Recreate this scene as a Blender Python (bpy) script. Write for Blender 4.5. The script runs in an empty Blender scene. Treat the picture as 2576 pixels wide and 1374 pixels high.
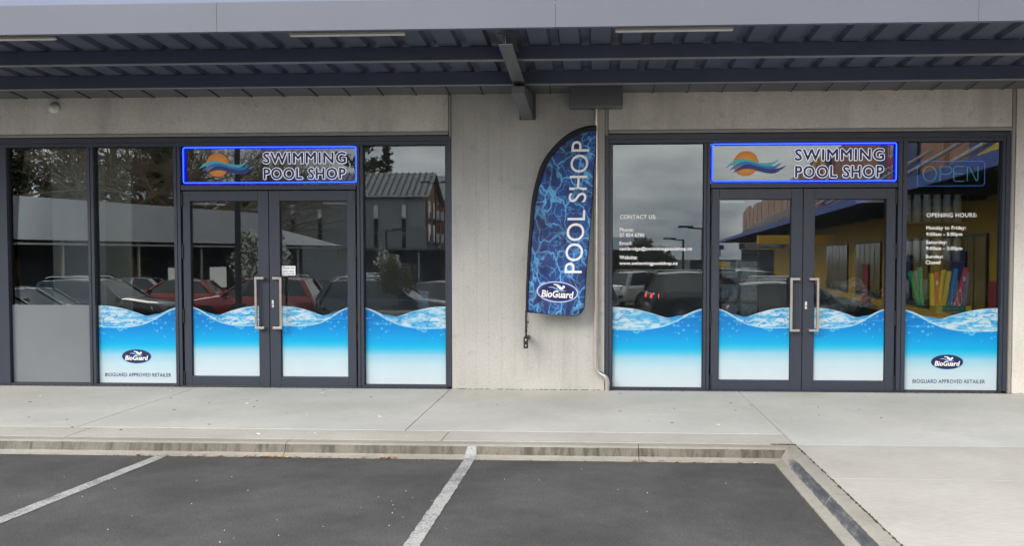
import bpy, bmesh, math, random
import numpy as np
from mathutils import Vector, Matrix
random.seed(7); rng = np.random.default_rng(7)
PI = math.pi; R_ = math.radians
scene = bpy.context.scene
COL = scene.collection

# ------------------------------------------------------------------ camera
cam_d = bpy.data.cameras.new("camera"); cam = bpy.data.objects.new("camera", cam_d); COL.objects.link(cam)
PSI = math.atan(.0547); TILT = R_(2.05)
fw = Vector((-math.sin(PSI)*math.cos(TILT), math.cos(PSI)*math.cos(TILT), -math.sin(TILT)))
cam.location = (0, 0, 1.565)
cam.rotation_euler = fw.to_track_quat('-Z', 'Y').to_euler()
cam_d.sensor_fit = 'HORIZONTAL'; cam_d.sensor_width = 36
cam_d.lens = 36*2250/2576
cam_d.shift_x = -89/2576; cam_d.shift_y = 38/2576
cam_d.clip_start = .05; cam_d.clip_end = 3000
scene.camera = cam

# ------------------------------------------------------------------ world + sun
SUN_EL, SUN_AZ = R_(32), R_(-34)      # azimuth measured from -Y (behind the camera) towards +X
world = bpy.data.worlds.new("World"); scene.world = world; world.use_nodes = True
wn = world.node_tree.nodes; wl = world.node_tree.links; wn.clear()
wo = wn.new('ShaderNodeOutputWorld'); wb = wn.new('ShaderNodeBackground'); wb.inputs['Strength'].default_value = .1
sky = wn.new('ShaderNodeTexSky'); sky.sky_type = 'NISHITA'; sky.sun_disc = False
sky.sun_elevation = SUN_EL; sky.sun_rotation = PI - SUN_AZ
tc = wn.new('ShaderNodeTexCoord'); mp = wn.new('ShaderNodeMapping'); mp.inputs['Scale'].default_value = (1, 1, 2.6)
mp.inputs['Location'].default_value = (.3, 1.7, .4)
n1 = wn.new('ShaderNodeTexNoise'); n1.inputs['Scale'].default_value = 3.4; n1.inputs['Detail'].default_value = 7; n1.inputs['Roughness'].default_value = .56
n2 = wn.new('ShaderNodeTexNoise'); n2.inputs['Scale'].default_value = 1.7; n2.inputs['Detail'].default_value = 4
cr = wn.new('ShaderNodeValToRGB'); e = cr.color_ramp.elements
e[0].position = .40; e[0].color = (4.4, 4.9, 5.4, 1); e[1].position = .68; e[1].color = (14.2, 14.1, 13.5, 1)
cm = wn.new('ShaderNodeValToRGB'); e = cm.color_ramp.elements
e[0].position = .34; e[0].color = (0, 0, 0, 1); e[1].position = .46; e[1].color = (1, 1, 1, 1)
mixw = wn.new('ShaderNodeMixRGB')
skm = wn.new('ShaderNodeMixRGB'); skm.blend_type = 'MULTIPLY'; skm.inputs[0].default_value = 1; skm.inputs[2].default_value = (1.15, 1.35, 1.6, 1)
wl.new(tc.outputs['Generated'], mp.inputs[0]); wl.new(mp.outputs[0], n1.inputs[0]); wl.new(mp.outputs[0], n2.inputs[0])
wl.new(n1.outputs['Fac'], cr.inputs[0]); wl.new(n2.outputs['Fac'], cm.inputs[0]); wl.new(cm.outputs[0], mixw.inputs[0])
wl.new(sky.outputs[0], skm.inputs[1]); wl.new(skm.outputs[0], mixw.inputs[1]); wl.new(cr.outputs[0], mixw.inputs[2])
wl.new(mixw.outputs[0], wb.inputs[0]); wl.new(wb.outputs[0], wo.inputs[0])
sd = bpy.data.lights.new("sun", 'SUN'); sd.energy = .92; sd.angle = R_(30); sd.color = (1, .90, .78)
so = bpy.data.objects.new("sun", sd); COL.objects.link(so)
sdir = Vector((math.sin(SUN_AZ)*math.cos(SUN_EL), -math.cos(SUN_AZ)*math.cos(SUN_EL), math.sin(SUN_EL)))
so.rotation_euler = (-sdir).to_track_quat('-Z', 'Y').to_euler()
vs = scene.view_settings; vs.view_transform = 'Standard'; vs.look = 'None'; vs.gamma = 1; vs.exposure = 1.38; vs.use_curve_mapping = False

# ------------------------------------------------------------------ materials
MATS = {}
def s2l(r, g, b, k=1.0):
    f = lambda c: ((c/255)/12.92 if c/255 <= .04045 else ((c/255+.055)/1.055)**2.4)*k
    return (f(r), f(g), f(b), 1)
def mat(name, col, rough=.6, metal=0, noise=None, bump=None, spec=.5, emit=None, scale3=None, grain=None):
    """noise=(scale, amount) mottles the colour, grain=(scale, amount) adds a fine second octave, bump=(scale, strength)"""
    if name in MATS: return MATS[name]
    m = bpy.data.materials.new(name); m.use_nodes = True; nt = m.node_tree; N = nt.nodes; L = nt.links
    b = N['Principled BSDF']; c = tuple(col[:3])+(1,)
    b.inputs['Base Color'].default_value = c; b.inputs['Roughness'].default_value = rough
    b.inputs['Metallic'].default_value = metal; b.inputs['Specular IOR Level'].default_value = spec
    t = N.new('ShaderNodeTexCoord'); mpp = N.new('ShaderNodeMapping'); L.new(t.outputs['Object'], mpp.inputs[0])
    if scale3: mpp.inputs['Scale'].default_value = scale3
    last = None
    for q, (sp, det) in ((noise, (0, 6)), (grain, (1, 3))):
        if not q: continue
        n = N.new('ShaderNodeTexNoise'); n.inputs['Scale'].default_value = q[0]; n.inputs['Detail'].default_value = det; n.inputs['Roughness'].default_value = .6
        L.new(mpp.outputs[0], n.inputs[0])
        mr = N.new('ShaderNodeMapRange'); mr.inputs[1].default_value = .3; mr.inputs[2].default_value = .7
        mr.inputs[3].default_value = 1-q[1]; mr.inputs[4].default_value = 1+q[1]; L.new(n.outputs['Fac'], mr.inputs[0])
        mx = N.new('ShaderNodeMixRGB'); mx.blend_type = 'MULTIPLY'; mx.inputs[0].default_value = 1
        if last: L.new(last.outputs[0], mx.inputs[1])
        else: mx.inputs[1].default_value = c
        L.new(mr.outputs[0], mx.inputs[2]); last = mx
    if last: L.new(last.outputs[0], b.inputs['Base Color'])
    if bump:
        n = N.new('ShaderNodeTexNoise'); n.inputs['Scale'].default_value = bump[0]; n.inputs['Detail'].default_value = 5
        L.new(mpp.outputs[0], n.inputs[0]); bp = N.new('ShaderNodeBump'); bp.inputs['Strength'].default_value = bump[1]; bp.inputs['Distance'].default_value = .01
        L.new(n.outputs['Fac'], bp.inputs['Height']); L.new(bp.outputs[0], b.inputs['Normal'])
    if emit:
        b.inputs['Emission Color'].default_value = tuple(emit[0][:3])+(1,); b.inputs['Emission Strength'].default_value = emit[1]
    MATS[name] = m; return m

M_frame = mat('slate_powdercoat', s2l(62, 69, 85, .66), .42, noise=(3, .06), bump=(300, .03))
M_gasket = mat('black_gasket', (.012, .013, .016), .6)
M_dark = mat('canopy_steel', s2l(78, 88, 112, 1), .5, noise=(2.5, .10))
M_sheet = mat('roof_sheet_paint', s2l(88, 94, 112, .86), .5, noise=(2, .08))
M_gut = mat('gutter_paint', s2l(96, 99, 102, .9), .45, noise=(3, .08))
M_lip = mat('purlin_lip_paint', s2l(128, 132, 138, 1), .45, noise=(3, .1))
M_fascia = mat('fascia_paint', s2l(150, 155, 170, .46), .6, noise=(.7, .05))
M_joint = mat('sealant', (.30, .29, .26), .7)
M_steel = mat('stainless_steel', (.62, .57, .52), .28, .85, noise=(8, .08))
M_pipe = mat('pipe_steel', (.72, .66, .60), .30, .95, noise=(9, .06))
M_black = mat('black_plastic', (.012, .012, .014), .5)
M_white = mat('white_plastic', (.72, .72, .70), .4)
M_fabricblack = mat('black_sleeve_fabric', (.012, .013, .017), .8, noise=(20, .2))
M_navy = mat('navy_print', s2l(30, 42, 100), .5)
M_navy2 = mat('deep_navy_print', s2l(22, 28, 78), .5)
M_wtext = mat('white_vinyl', (.86, .86, .86), .5)
M_wglow = mat('glow_white_outline', (.8, .8, .8), .5, emit=((.9, .92, 1), .24))  # emission added to brighten the letter outlines in the awning's shade
M_greytext = mat('grey_print', s2l(70, 80, 110), .5)
M_cyan = mat('pale_blue_print', s2l(120, 175, 225), .5)

def glass_mat(name, tint, ior):
    m = bpy.data.materials.new(name); m.use_nodes = True; nt = m.node_tree; N = nt.nodes; L = nt.links; N.clear()
    o = N.new('ShaderNodeOutputMaterial'); mx = N.new('ShaderNodeMixShader'); tr = N.new('ShaderNodeBsdfTransparent'); gl = N.new('ShaderNodeBsdfGlossy')
    tr.inputs[0].default_value = tint+(1,); gl.inputs['Roughness'].default_value = 0.0; gl.inputs[0].default_value = (.98, 1, 1, 1)
    fr = N.new('ShaderNodeFresnel'); fr.inputs[0].default_value = ior
    L.new(fr.outputs[0], mx.inputs[0]); L.new(tr.outputs[0], mx.inputs[1]); L.new(gl.outputs[0], mx.inputs[2]); L.new(mx.outputs[0], o.inputs[0])
    return m
M_glass = glass_mat('tinted_shop_glass', (.80, .84, .85), 1.80)

# ------------------------------------------------------------------ mesh helpers
class MB:
    def __init__(s): s.v = []; s.f = []; s.m = []; s.mats = []; s.smooth = []
    def mi(s, m):
        if m not in s.mats: s.mats.append(m)
        return s.mats.index(m)
    def add(s, vs, fs, m, smooth=False):
        o = len(s.v); s.v += [tuple(v) for v in vs]; k = s.mi(m)
        for f in fs: s.f.append(tuple(i+o for i in f)); s.m.append(k); s.smooth.append(smooth)
    def box(s, x0, x1, y0, y1, z0, z1, m):
        vs = [(x, y, z) for z in (z0, z1) for y in (y0, y1) for x in (x0, x1)]
        s.add(vs, [(0, 2, 3, 1), (4, 5, 7, 6), (0, 1, 5, 4), (2, 6, 7, 3), (0, 4, 6, 2), (1, 3, 7, 5)], m)
    def hexa(s, vs, m):   # 4 bottom (ccw from above), 4 top
        s.add(vs, [(3, 2, 1, 0), (4, 5, 6, 7), (0, 1, 5, 4), (1, 2, 6, 5), (2, 3, 7, 6), (3, 0, 4, 7)], m)
    def prism(s, pts, axis, a, b, m, smooth=False):   # polygon pts in the 2 other axes, extruded a..b on axis
        n = len(pts)
        def P(p, t): return (t, p[0], p[1]) if axis == 'x' else ((p[0], t, p[1]) if axis == 'y' else (p[0], p[1], t))
        vs = [P(p, a) for p in pts]+[P(p, b) for p in pts]
        fs = [tuple(range(n)), tuple(range(2*n-1, n-1, -1))]
        s.add(vs, fs, m); s.add(vs, [(i, i+n, (i+1) % n+n, (i+1) % n) for i in range(n)], m, smooth)
    def tube(s, pts, r, m, seg=8, caps=True, squash=None):
        pts = [Vector(p) for p in pts]; n = len(pts)
        rs = r if isinstance(r, (list, tuple)) else [r]*n
        vs = []; up = Vector((0, 0, 1))
        for i, p in enumerate(pts):
            d = (pts[min(i+1, n-1)]-pts[max(i-1, 0)]).normalized()
            a = d.cross(up)
            if a.length < .05: a = d.cross(Vector((1, 0, 0)))
            a.normalize(); b = d.cross(a)
            if i and (a.dot(pa) < 0): a = -a; b = -b
            if i:  # keep frames aligned
                a = (pa-d*pa.dot(d)).normalized(); b = d.cross(a)
            pa = a
            for k in range(seg):
                t = 2*PI*k/seg; vs.append(p+a*math.cos(t)*rs[i]+b*math.sin(t)*rs[i])
        fs = [(i*seg+k, i*seg+(k+1) % seg, (i+1)*seg+(k+1) % seg, (i+1)*seg+k) for i in range(n-1) for k in range(seg)]
        s.add(vs, fs, m, True)
        if caps: s.add(vs[:seg], [tuple(range(seg-1, -1, -1))], m); s.add(vs[-seg:], [tuple(range(seg))], m)
    def lathe(s, prof, m, seg=16, M=None):
        vs = [];
        for r, z in prof:
            for k in range(seg):
                t = 2*PI*k/seg; v = Vector((r*math.cos(t), r*math.sin(t), z)); vs.append(M @ v if M else v)
        n = len(prof)
        s.add(vs, [(i*seg+k, i*seg+(k+1) % seg, (i+1)*seg+(k+1) % seg, (i+1)*seg+k) for i in range(n-1) for k in range(seg)], m, True)
    def obj(s, name, parent=None, bevel=0, loc=None):
        me = bpy.data.meshes.new(name); me.from_pydata(s.v, [], s.f)
        for m in s.mats: me.materials.append(m)
        me.polygons.foreach_set('material_index', s.m); me.polygons.foreach_set('use_smooth', s.smooth)
        me.update(); o = bpy.data.objects.new(name, me); COL.objects.link(o)
        if parent: o.parent = parent
        if loc: o.location = loc
        if bevel:
            b = o.modifiers.new('bevel', 'BEVEL'); b.width = bevel; b.segments = 2; b.limit_method = 'ANGLE'
        return o
def tag(o, label=None, cat=None, group=None, kind=None):
    if label: o['label'] = label
    if cat: o['category'] = cat
    if group: o['group'] = group
    if kind: o['kind'] = kind
    return o
def empty(name, loc, label=None, cat=None, group=None, rz=0, kind=None):
    o = bpy.data.objects.new(name, None); COL.objects.link(o); o.location = loc; o.rotation_euler = (0, 0, rz); o.empty_display_size = .2
    return tag(o, label, cat, group, kind)
def par(o, p):
    """parent o (built in world coordinates) to the unrotated empty p"""
    o.parent = p; o.location = Vector(o.location)-Vector(p.location); return o
def box(name, x0, x1, y0, y1, z0, z1, m, parent=None, bevel=0):
    b = MB(); b.box(x0, x1, y0, y1, z0, z1, m); o = b.obj(name, None, bevel)
    if parent: par(o, parent)
    return o
def lerp(a, b, t): return a+(b-a)*t
def interp(x, pts):
    return float(np.interp(x, [p[0] for p in pts], [p[1] for p in pts]))

def text_geo(body, offset=0.0, res=3, spacing=1.0):
    cu = bpy.data.curves.new('lettering', 'FONT'); cu.body = body; cu.offset = offset; cu.resolution_u = res; cu.space_character = spacing
    cu.space_line = 1.0
    ob = bpy.data.objects.new('lettering', cu); COL.objects.link(ob)
    dg = bpy.context.evaluated_depsgraph_get(); me = bpy.data.meshes.new_from_object(ob.evaluated_get(dg))
    vs = [v.co.copy() for v in me.vertices]; fs = [tuple(p.vertices) for p in me.polygons]
    bpy.data.objects.remove(ob); bpy.data.curves.remove(cu); bpy.data.meshes.remove(me)
    return vs, fs
def put_text(b, body, x0, x1, z0, z1, y, m, offset=.0, shear=0, fitted=None, M=None, fn=None, spacing=1.0):
    """letters in the XZ plane facing -Y, fitted to the rectangle. fitted = (minx,maxx,miny,maxy) of the un-offset text"""
    vs, fs = text_geo(body, 0, spacing=spacing)
    if fitted is None:
        bx = vs
        fitted = (min(v.x for v in bx), max(v.x for v in bx), min(v.y for v in bx), max(v.y for v in bx))
    a, c, d, e_ = fitted
    rad = offset*(z1-z0)*1.35; ncop = 0 if rad == 0 else (12 if rad > .0025 else 6)
    for q in range(ncop+1):
        ox, oz = (0, 0) if q == ncop else (rad*math.cos(2*PI*q/ncop), rad*math.sin(2*PI*q/ncop)); out = []
        for v in vs:
            u = (v.x-a)/(c-a); w = (v.y-d)/(e_-d)
            p = Vector((x0+u*(x1-x0)+shear*w*(z1-z0)+ox, y-q*.00007, z0+w*(z1-z0)+oz))
            if M: p = M @ p
            if fn: p = fn(p)
            out.append(p)
        b.add(out, fs, m)
    return fitted
CAPS = ('SWIMMINGPOOLSHOP')

# ================================================================== GROUND
def asphalt_mat():
    m = bpy.data.materials.new('asphalt'); m.use_nodes = True; nt = m.node_tree; N = nt.nodes; L = nt.links; b = N['Principled BSDF']
    b.inputs['Roughness'].default_value = .88
    t = N.new('ShaderNodeTexCoord')
    def noise(sc, det, r=.6):
        n = N.new('ShaderNodeTexNoise'); n.inputs['Scale'].default_value = sc; n.inputs['Detail'].default_value = det; n.inputs['Roughness'].default_value = r
        L.new(t.outputs['Object'], n.inputs[0]); return n
    big = noise(1.1, 5); fine = noise(85, 4, .75); mid = noise(7, 5, .7)
    r1 = N.new('ShaderNodeValToRGB'); e = r1.color_ramp.elements; e[0].position = .37; e[0].color = (.047, .0437, .0415, 1); e[1].position = .62; e[1].color = (.073, .0685, .065, 1)
    L.new(big.outputs['Fac'], r1.inputs[0])
    r2 = N.new('ShaderNodeMapRange'); r2.inputs[1].default_value = .32; r2.inputs[2].default_value = .68; r2.inputs[3].default_value = .42; r2.inputs[4].default_value = 1.62; L.new(fine.outputs['Fac'], r2.inputs[0])
    r3 = N.new('ShaderNodeMapRange'); r3.inputs[1].default_value = .3; r3.inputs[2].default_value = .7; r3.inputs[3].default_value = .86; r3.inputs[4].default_value = 1.13; L.new(mid.outputs['Fac'], r3.inputs[0])
    m1 = N.new('ShaderNodeMixRGB'); m1.blend_type = 'MULTIPLY'; m1.inputs[0].default_value = 1; L.new(r1.outputs[0], m1.inputs[1]); L.new(r2.outputs[0], m1.inputs[2])
    m2 = N.new('ShaderNodeMixRGB'); m2.blend_type = 'MULTIPLY'; m2.inputs[0].default_value = 1; L.new(m1.outputs[0], m2.inputs[1]); L.new(r3.outputs[0], m2.inputs[2])
    # pale and dark grit
    v = N.new('ShaderNodeTexVoronoi'); v.inputs['Scale'].default_value = 9; L.new(t.outputs['Object'], v.inputs[0])
    lt = N.new('ShaderNodeMath'); lt.operation = 'LESS_THAN'; lt.inputs[1].default_value = .045; L.new(v.outputs['Distance'], lt.inputs[0])
    m3 = N.new('ShaderNodeMixRGB'); L.new(lt.outputs[0], m3.inputs[0]); L.new(m2.outputs[0], m3.inputs[1]); 
    sel = N.new('ShaderNodeSeparateColor'); L.new(v.outputs['Color'], sel.inputs[0])
    gcr = N.new('ShaderNodeValToRGB'); e = gcr.color_ramp.elements; gcr.color_ramp.interpolation = 'CONSTANT'; e[0].color = (.03, .03, .03, 1); e[1].position = .22; e[1].color = (.115, .11, .107, 1)
    e2 = gcr.color_ramp.elements.new(.86); e2.color = (.5, .5, .48, 1)
    L.new(sel.outputs[0], gcr.inputs[0]); L.new(gcr.outputs[0], m3.inputs[2])
    L.new(m3.outputs[0], b.inputs['Base Color'])
    bp = N.new('ShaderNodeBump'); bp.inputs['Strength'].default_value = .55; bp.inputs['Distance'].default_value = .006; L.new(fine.outputs['Fac'], bp.inputs['Height']); L.new(bp.outputs[0], b.inputs['Normal'])
    return m
M_asph = asphalt_mat()
ys = [7.34, 5, 4.2, 1.5, -1.2, -4, -30, -120, -600]
def gz(y): return interp(-y, [(-20, -.105), (-4.2, -.105), (-1.5, -.35), (1.2, -.66), (4, -.85), (1000, -.85)])
b = MB(); xs = [-600, -60, -12, -4, 0, 1.6, 5, 20, 80, 600]
vsn = [(x, y, gz(y)) for y in ys for x in xs]; nx = len(xs)
b.add(vsn, [(i*nx+j, (i+1)*nx+j, (i+1)*nx+j+1, i*nx+j+1) for i in range(len(ys)-1) for j in range(nx-1)], M_asph)
tag(b.obj('car_park'), kind='structure')
b = MB(); b.add([(-600, 7.34, -.35), (600, 7.34, -.35), (600, 600, -.35), (-600, 600, -.35)], [(0, 1, 2, 3)], mat('subsoil', (.12, .1, .08), .9, noise=(3, .2)))
tag(b.obj('ground'), kind='structure')

# parking lines: worn thermoplastic, 4 mm above the asphalt
def paint_mat():
    m = bpy.data.materials.new('road_paint'); m.use_nodes = True; N = m.node_tree.nodes; L = m.node_tree.links; b = N['Principled BSDF']
    b.inputs['Roughness'].default_value = .7
    t = N.new('ShaderNodeTexCoord')
    n = N.new('ShaderNodeTexNoise'); n.inputs['Scale'].default_value = 75; n.inputs['Detail'].default_value = 5; n.inputs['Roughness'].default_value = .75; L.new(t.outputs['Object'], n.inputs[0])
    n2 = N.new('ShaderNodeTexNoise'); n2.inputs['Scale'].default_value = 5; n2.inputs['Detail'].default_value = 3; L.new(t.outputs['Object'], n2.inputs[0])
    ad = N.new('ShaderNodeMath'); ad.operation = 'MULTIPLY_ADD'; ad.inputs[1].default_value = .35; L.new(n2.outputs['Fac'], ad.inputs[0]); L.new(n.outputs['Fac'], ad.inputs[2])
    r = N.new('ShaderNodeValToRGB'); e = r.color_ramp.elements; e[0].position = .54; e[0].color = (.09, .086, .082, 1); e[1].position = .72; e[1].color = (.40, .39, .37, 1)
    L.new(ad.outputs[0], r.inputs[0]); L.new(r.outputs[0], b.inputs['Base Color'])
    return m
M_paint = paint_mat()
def strip(name, pts, z, m, jag=.004, n=60):
    """pts = (x0,y0),(x1,y1) centre line, width"""
    (xa, ya), (xb, yb), w = pts; d = Vector((xb-xa, yb-ya)).normalized(); nn = Vector((-d.y, d.x))
    vs = []
    for i in range(n+1):
        t = i/n
        for s in (-1, 1):
            j = random.uniform(-jag, jag); vs.append((lerp(xa, xb, t)+nn.x*s*(w/2+j), lerp(ya, yb, t)+nn.y*s*(w/2+j), z(lerp(ya, yb, t))))
    b = MB(); b.add(vs, [(2*i, 2*i+1, 2*i+3, 2*i+2) for i in range(n)], m)
    return b.obj(name)
o = strip('parking_line', ((-3.615, 7.225), (-3.83, 4.3), .105), lambda y: gz(y)+.004, M_paint); tag(o, kind='structure')
o = strip('parking_line', ((-1.035, 7.225), (-1.068, 4.3), .092), lambda y: gz(y)+.004, M_paint); tag(o, kind='structure')
for k in range(9):
    tag(strip('parking_line', ((-24+k*2.7, -6.2), (-22.2+k*2.7, -1.8), .1), lambda y: gz(y)+.006, M_paint), kind='structure')

# footpath: slabs cast between joints, on a bed
def conc_mat(name, a, bcol, broom=True, stain=None):
    m = bpy.data.materials.new(name); m.use_nodes = True; N = m.node_tree.nodes; L = m.node_tree.links; b = N['Principled BSDF']
    b.inputs['Roughness'].default_value = .82; t = N.new('ShaderNodeTexCoord')
    g = N.new('ShaderNodeNewGeometry')
    def noise(sc, det, s3=(1, 1, 1), r=.6):
        mpp = N.new('ShaderNodeMapping'); mpp.inputs['Scale'].default_value = s3; L.new(g.outputs['Position'], mpp.inputs[0])
        n = N.new('ShaderNodeTexNoise'); n.inputs['Scale'].default_value = sc; n.inputs['Detail'].default_value = det; n.inputs['Roughness'].default_value = r
        L.new(mpp.outputs[0], n.inputs[0]); return n
    big = noise(.9, 6); r1 = N.new('ShaderNodeValToRGB'); e = r1.color_ramp.elements; e[0].position = .33; e[0].color = a+(1,); e[1].position = .67; e[1].color = bcol+(1,)
    L.new(big.outputs['Fac'], r1.inputs[0])
    br = noise(34, 4, (.35, 1.6, 1)) if broom else noise(40, 5)
    r2 = N.new('ShaderNodeMapRange'); r2.inputs[1].default_value = .3; r2.inputs[2].default_value = .7; r2.inputs[3].default_value = .90; r2.inputs[4].default_value = 1.09; L.new(br.outputs['Fac'], r2.inputs[0])
    m1 = N.new('ShaderNodeMixRGB'); m1.blend_type = 'MULTIPLY'; m1.inputs[0].default_value = 1; L.new(r1.outputs[0], m1.inputs[1]); L.new(r2.outputs[0], m1.inputs[2])
    last = m1
    # scuffs and small dark marks
    sc = noise(7, 3, (.4, 1.5, 1)); r4 = N.new('ShaderNodeMapRange'); r4.inputs[1].default_value = .66; r4.inputs[2].default_value = .74; r4.inputs[3].default_value = 1; r4.inputs[4].default_value = .86; L.new(sc.outputs['Fac'], r4.inputs[0])
    m4 = N.new('ShaderNodeMixRGB'); m4.blend_type = 'MULTIPLY'; m4.inputs[0].default_value = 1; L.new(last.outputs[0], m4.inputs[1]); L.new(r4.outputs[0], m4.inputs[2]); last = m4
    if stain == 'streak':
        st = noise(3.3, 7, (2.6, .6, .5), .75); r3 = N.new('ShaderNodeValToRGB'); e = r3.color_ramp.elements; e[0].position = .38; e[0].color = (.42, .39, .34, 1); e[1].position = .54; e[1].color = (1, 1, 1, 1)
        L.new(st.outputs['Fac'], r3.inputs[0])
        m3 = N.new('ShaderNodeMixRGB'); m3.blend_type = 'MULTIPLY'; m3.inputs[0].default_value = 1; L.new(last.outputs[0], m3.inputs[1]); L.new(r3.outputs[0], m3.inputs[2]); last = m3
    if stain == 'wall':
        for sc3, scl, p0, p1, dk in (((2.2, 1, .35), 1.1, .30, .50, .80), ((1, 1, 1), 5.5, .27, .40, .78), ((1, 1, 1), 14, .24, .34, .72)):
            st = noise(scl, 5, sc3, .62); r3 = N.new('ShaderNodeMapRange'); r3.inputs[1].default_value = p0; r3.inputs[2].default_value = p1; r3.inputs[3].default_value = dk; r3.inputs[4].default_value = 1; L.new(st.outputs['Fac'], r3.inputs[0])
            m3 = N.new('ShaderNodeMixRGB'); m3.blend_type = 'MULTIPLY'; m3.inputs[0].default_value = 1; L.new(last.outputs[0], m3.inputs[1]); L.new(r3.outputs[0], m3.inputs[2]); last = m3
    L.new(last.outputs[0], b.inputs['Base Color'])
    bp = N.new('ShaderNodeBump'); bp.inputs['Strength'].default_value = .35; bp.inputs['Distance'].default_value = .004; L.new(br.outputs['Fac'], bp.inputs['Height']); L.new(bp.outputs[0], b.inputs['Normal'])
    return m
M_wall = conc_mat('precast_concrete', (.58, .555, .51), (.72, .69, .64), False, 'wall')
M_board = conc_mat('board_marked_concrete', (.42, .41, .385), (.50, .49, .46), False, 'wall')
M_slab = conc_mat('footpath_concrete', (.43, .42, .385), (.53, .515, .475))
M_slab2 = conc_mat('broomed_concrete', (.37, .34, .30), (.46, .43, .385))
M_apron = conc_mat('worn_edge_concrete', (.38, .35, .305), (.49, .455, .40), False)
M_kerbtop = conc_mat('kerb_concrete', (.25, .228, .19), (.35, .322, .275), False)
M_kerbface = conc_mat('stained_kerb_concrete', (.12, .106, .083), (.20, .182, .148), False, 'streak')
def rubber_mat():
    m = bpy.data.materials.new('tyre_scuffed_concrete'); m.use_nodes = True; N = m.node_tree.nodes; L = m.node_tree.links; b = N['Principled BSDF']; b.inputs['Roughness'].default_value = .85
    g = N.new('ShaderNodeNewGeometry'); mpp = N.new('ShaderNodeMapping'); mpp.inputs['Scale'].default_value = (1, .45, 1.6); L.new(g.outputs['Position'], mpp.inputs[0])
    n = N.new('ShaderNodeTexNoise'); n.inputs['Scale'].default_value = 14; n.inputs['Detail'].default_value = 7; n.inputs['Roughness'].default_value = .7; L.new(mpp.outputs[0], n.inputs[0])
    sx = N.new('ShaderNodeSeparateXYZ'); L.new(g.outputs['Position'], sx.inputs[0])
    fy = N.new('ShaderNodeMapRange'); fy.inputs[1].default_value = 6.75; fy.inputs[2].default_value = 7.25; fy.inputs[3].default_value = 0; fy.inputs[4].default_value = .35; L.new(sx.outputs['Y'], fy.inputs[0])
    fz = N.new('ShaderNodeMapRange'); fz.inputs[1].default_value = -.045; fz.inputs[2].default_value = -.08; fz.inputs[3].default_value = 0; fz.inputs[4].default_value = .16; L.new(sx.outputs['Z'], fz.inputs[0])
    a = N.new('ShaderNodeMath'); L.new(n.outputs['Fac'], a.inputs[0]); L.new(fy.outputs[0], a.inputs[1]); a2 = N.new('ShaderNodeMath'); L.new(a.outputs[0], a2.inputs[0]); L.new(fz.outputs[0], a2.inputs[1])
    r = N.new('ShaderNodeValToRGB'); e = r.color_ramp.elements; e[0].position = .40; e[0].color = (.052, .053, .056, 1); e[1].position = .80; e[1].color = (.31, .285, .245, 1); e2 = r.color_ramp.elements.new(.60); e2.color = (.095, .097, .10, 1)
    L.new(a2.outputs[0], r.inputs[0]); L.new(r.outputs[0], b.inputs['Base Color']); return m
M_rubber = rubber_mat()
M_moss = mat('joint_moss', (.060, .052, .020), .95, noise=(30, .5))
foot = empty('footpath', (0, 9, 0), kind='structure')
par(box('footpath_bed', -14, 5.9, 7.35, 10.9, -.34, -.012, M_moss), foot)
par(box('footpath_bed', 1.655, 5.9, 2.2, 7.35, -.9, -.012, M_moss), foot)
G = .004
def slab(x0, x1, y0, y1, m, top=0.0): return par(box('slab', x0+G, x1-G, y0+G, y1-G, -.1, top, m, bevel=.003), foot)
for x0, x1 in ((-14, -11), (-11, -7.9), (-7.9, -4.75), (-4.75, -1.71)):
    slab(x0, x1, 7.90, 10.44, M_slab)
slab(-1.71, 1.645, 7.90, 10.44, M_slab)
for x0, x1 in ((-14, -11), (-11, -7.9), (-7.9, -4.6), (-4.6, -1.31)): slab(x0, x1, 7.475, 7.90, M_apron, -.003)
slab(-1.31, 1.645, 7.475, 7.90, M_slab2, -.001)
slab(1.645, 5.9, 7.475, 10.44, M_slab)
slab(1.655, 5.9, 6.34, 7.475, M_slab2); slab(1.655, 5.9, 4.3, 6.34, M_slab2); slab(1.655, 5.9, 2.2, 4.3, M_slab2)
# mossy grime caught in the joint behind the right-hand kerb
b = MB()
for i in range(260):
    y = random.uniform(3.2, 7.5); 
    if random.random() > .35+.65*abs(math.sin(y*2.3)*math.sin(y*5.1)): continue
    x = 1.651+random.gauss(0, .003); r = random.uniform(.003, .008)
    b.hexa([(x-r, y-r*2, -.01), (x+r, y-r*2, -.01), (x+r, y+r*2, -.01), (x-r, y+r*2, -.01), (x-r*.5, y-r, .003), (x+r*.5, y-r, .003), (x+r*.5, y+r, .003), (x-r*.5, y+r, .003)], M_moss)
for i in range(70):
    x = 1.651-abs(random.gauss(0, .09)); y = 7.474+random.gauss(0, .003); r = random.uniform(.003, .007)
    b.hexa([(x-2*r, y-r, -.01), (x+2*r, y-r, -.01), (x+2*r, y+r, -.01), (x-2*r, y+r, -.01), (x-r, y-r*.5, .003), (x+r, y-r*.5, .003), (x+r, y+r*.5, .003), (x-r, y+r*.5, .003)], M_moss)
tag(b.obj('moss'), 'brown and olive moss caught in the joint behind the kerb', 'moss', kind='stuff')

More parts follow.
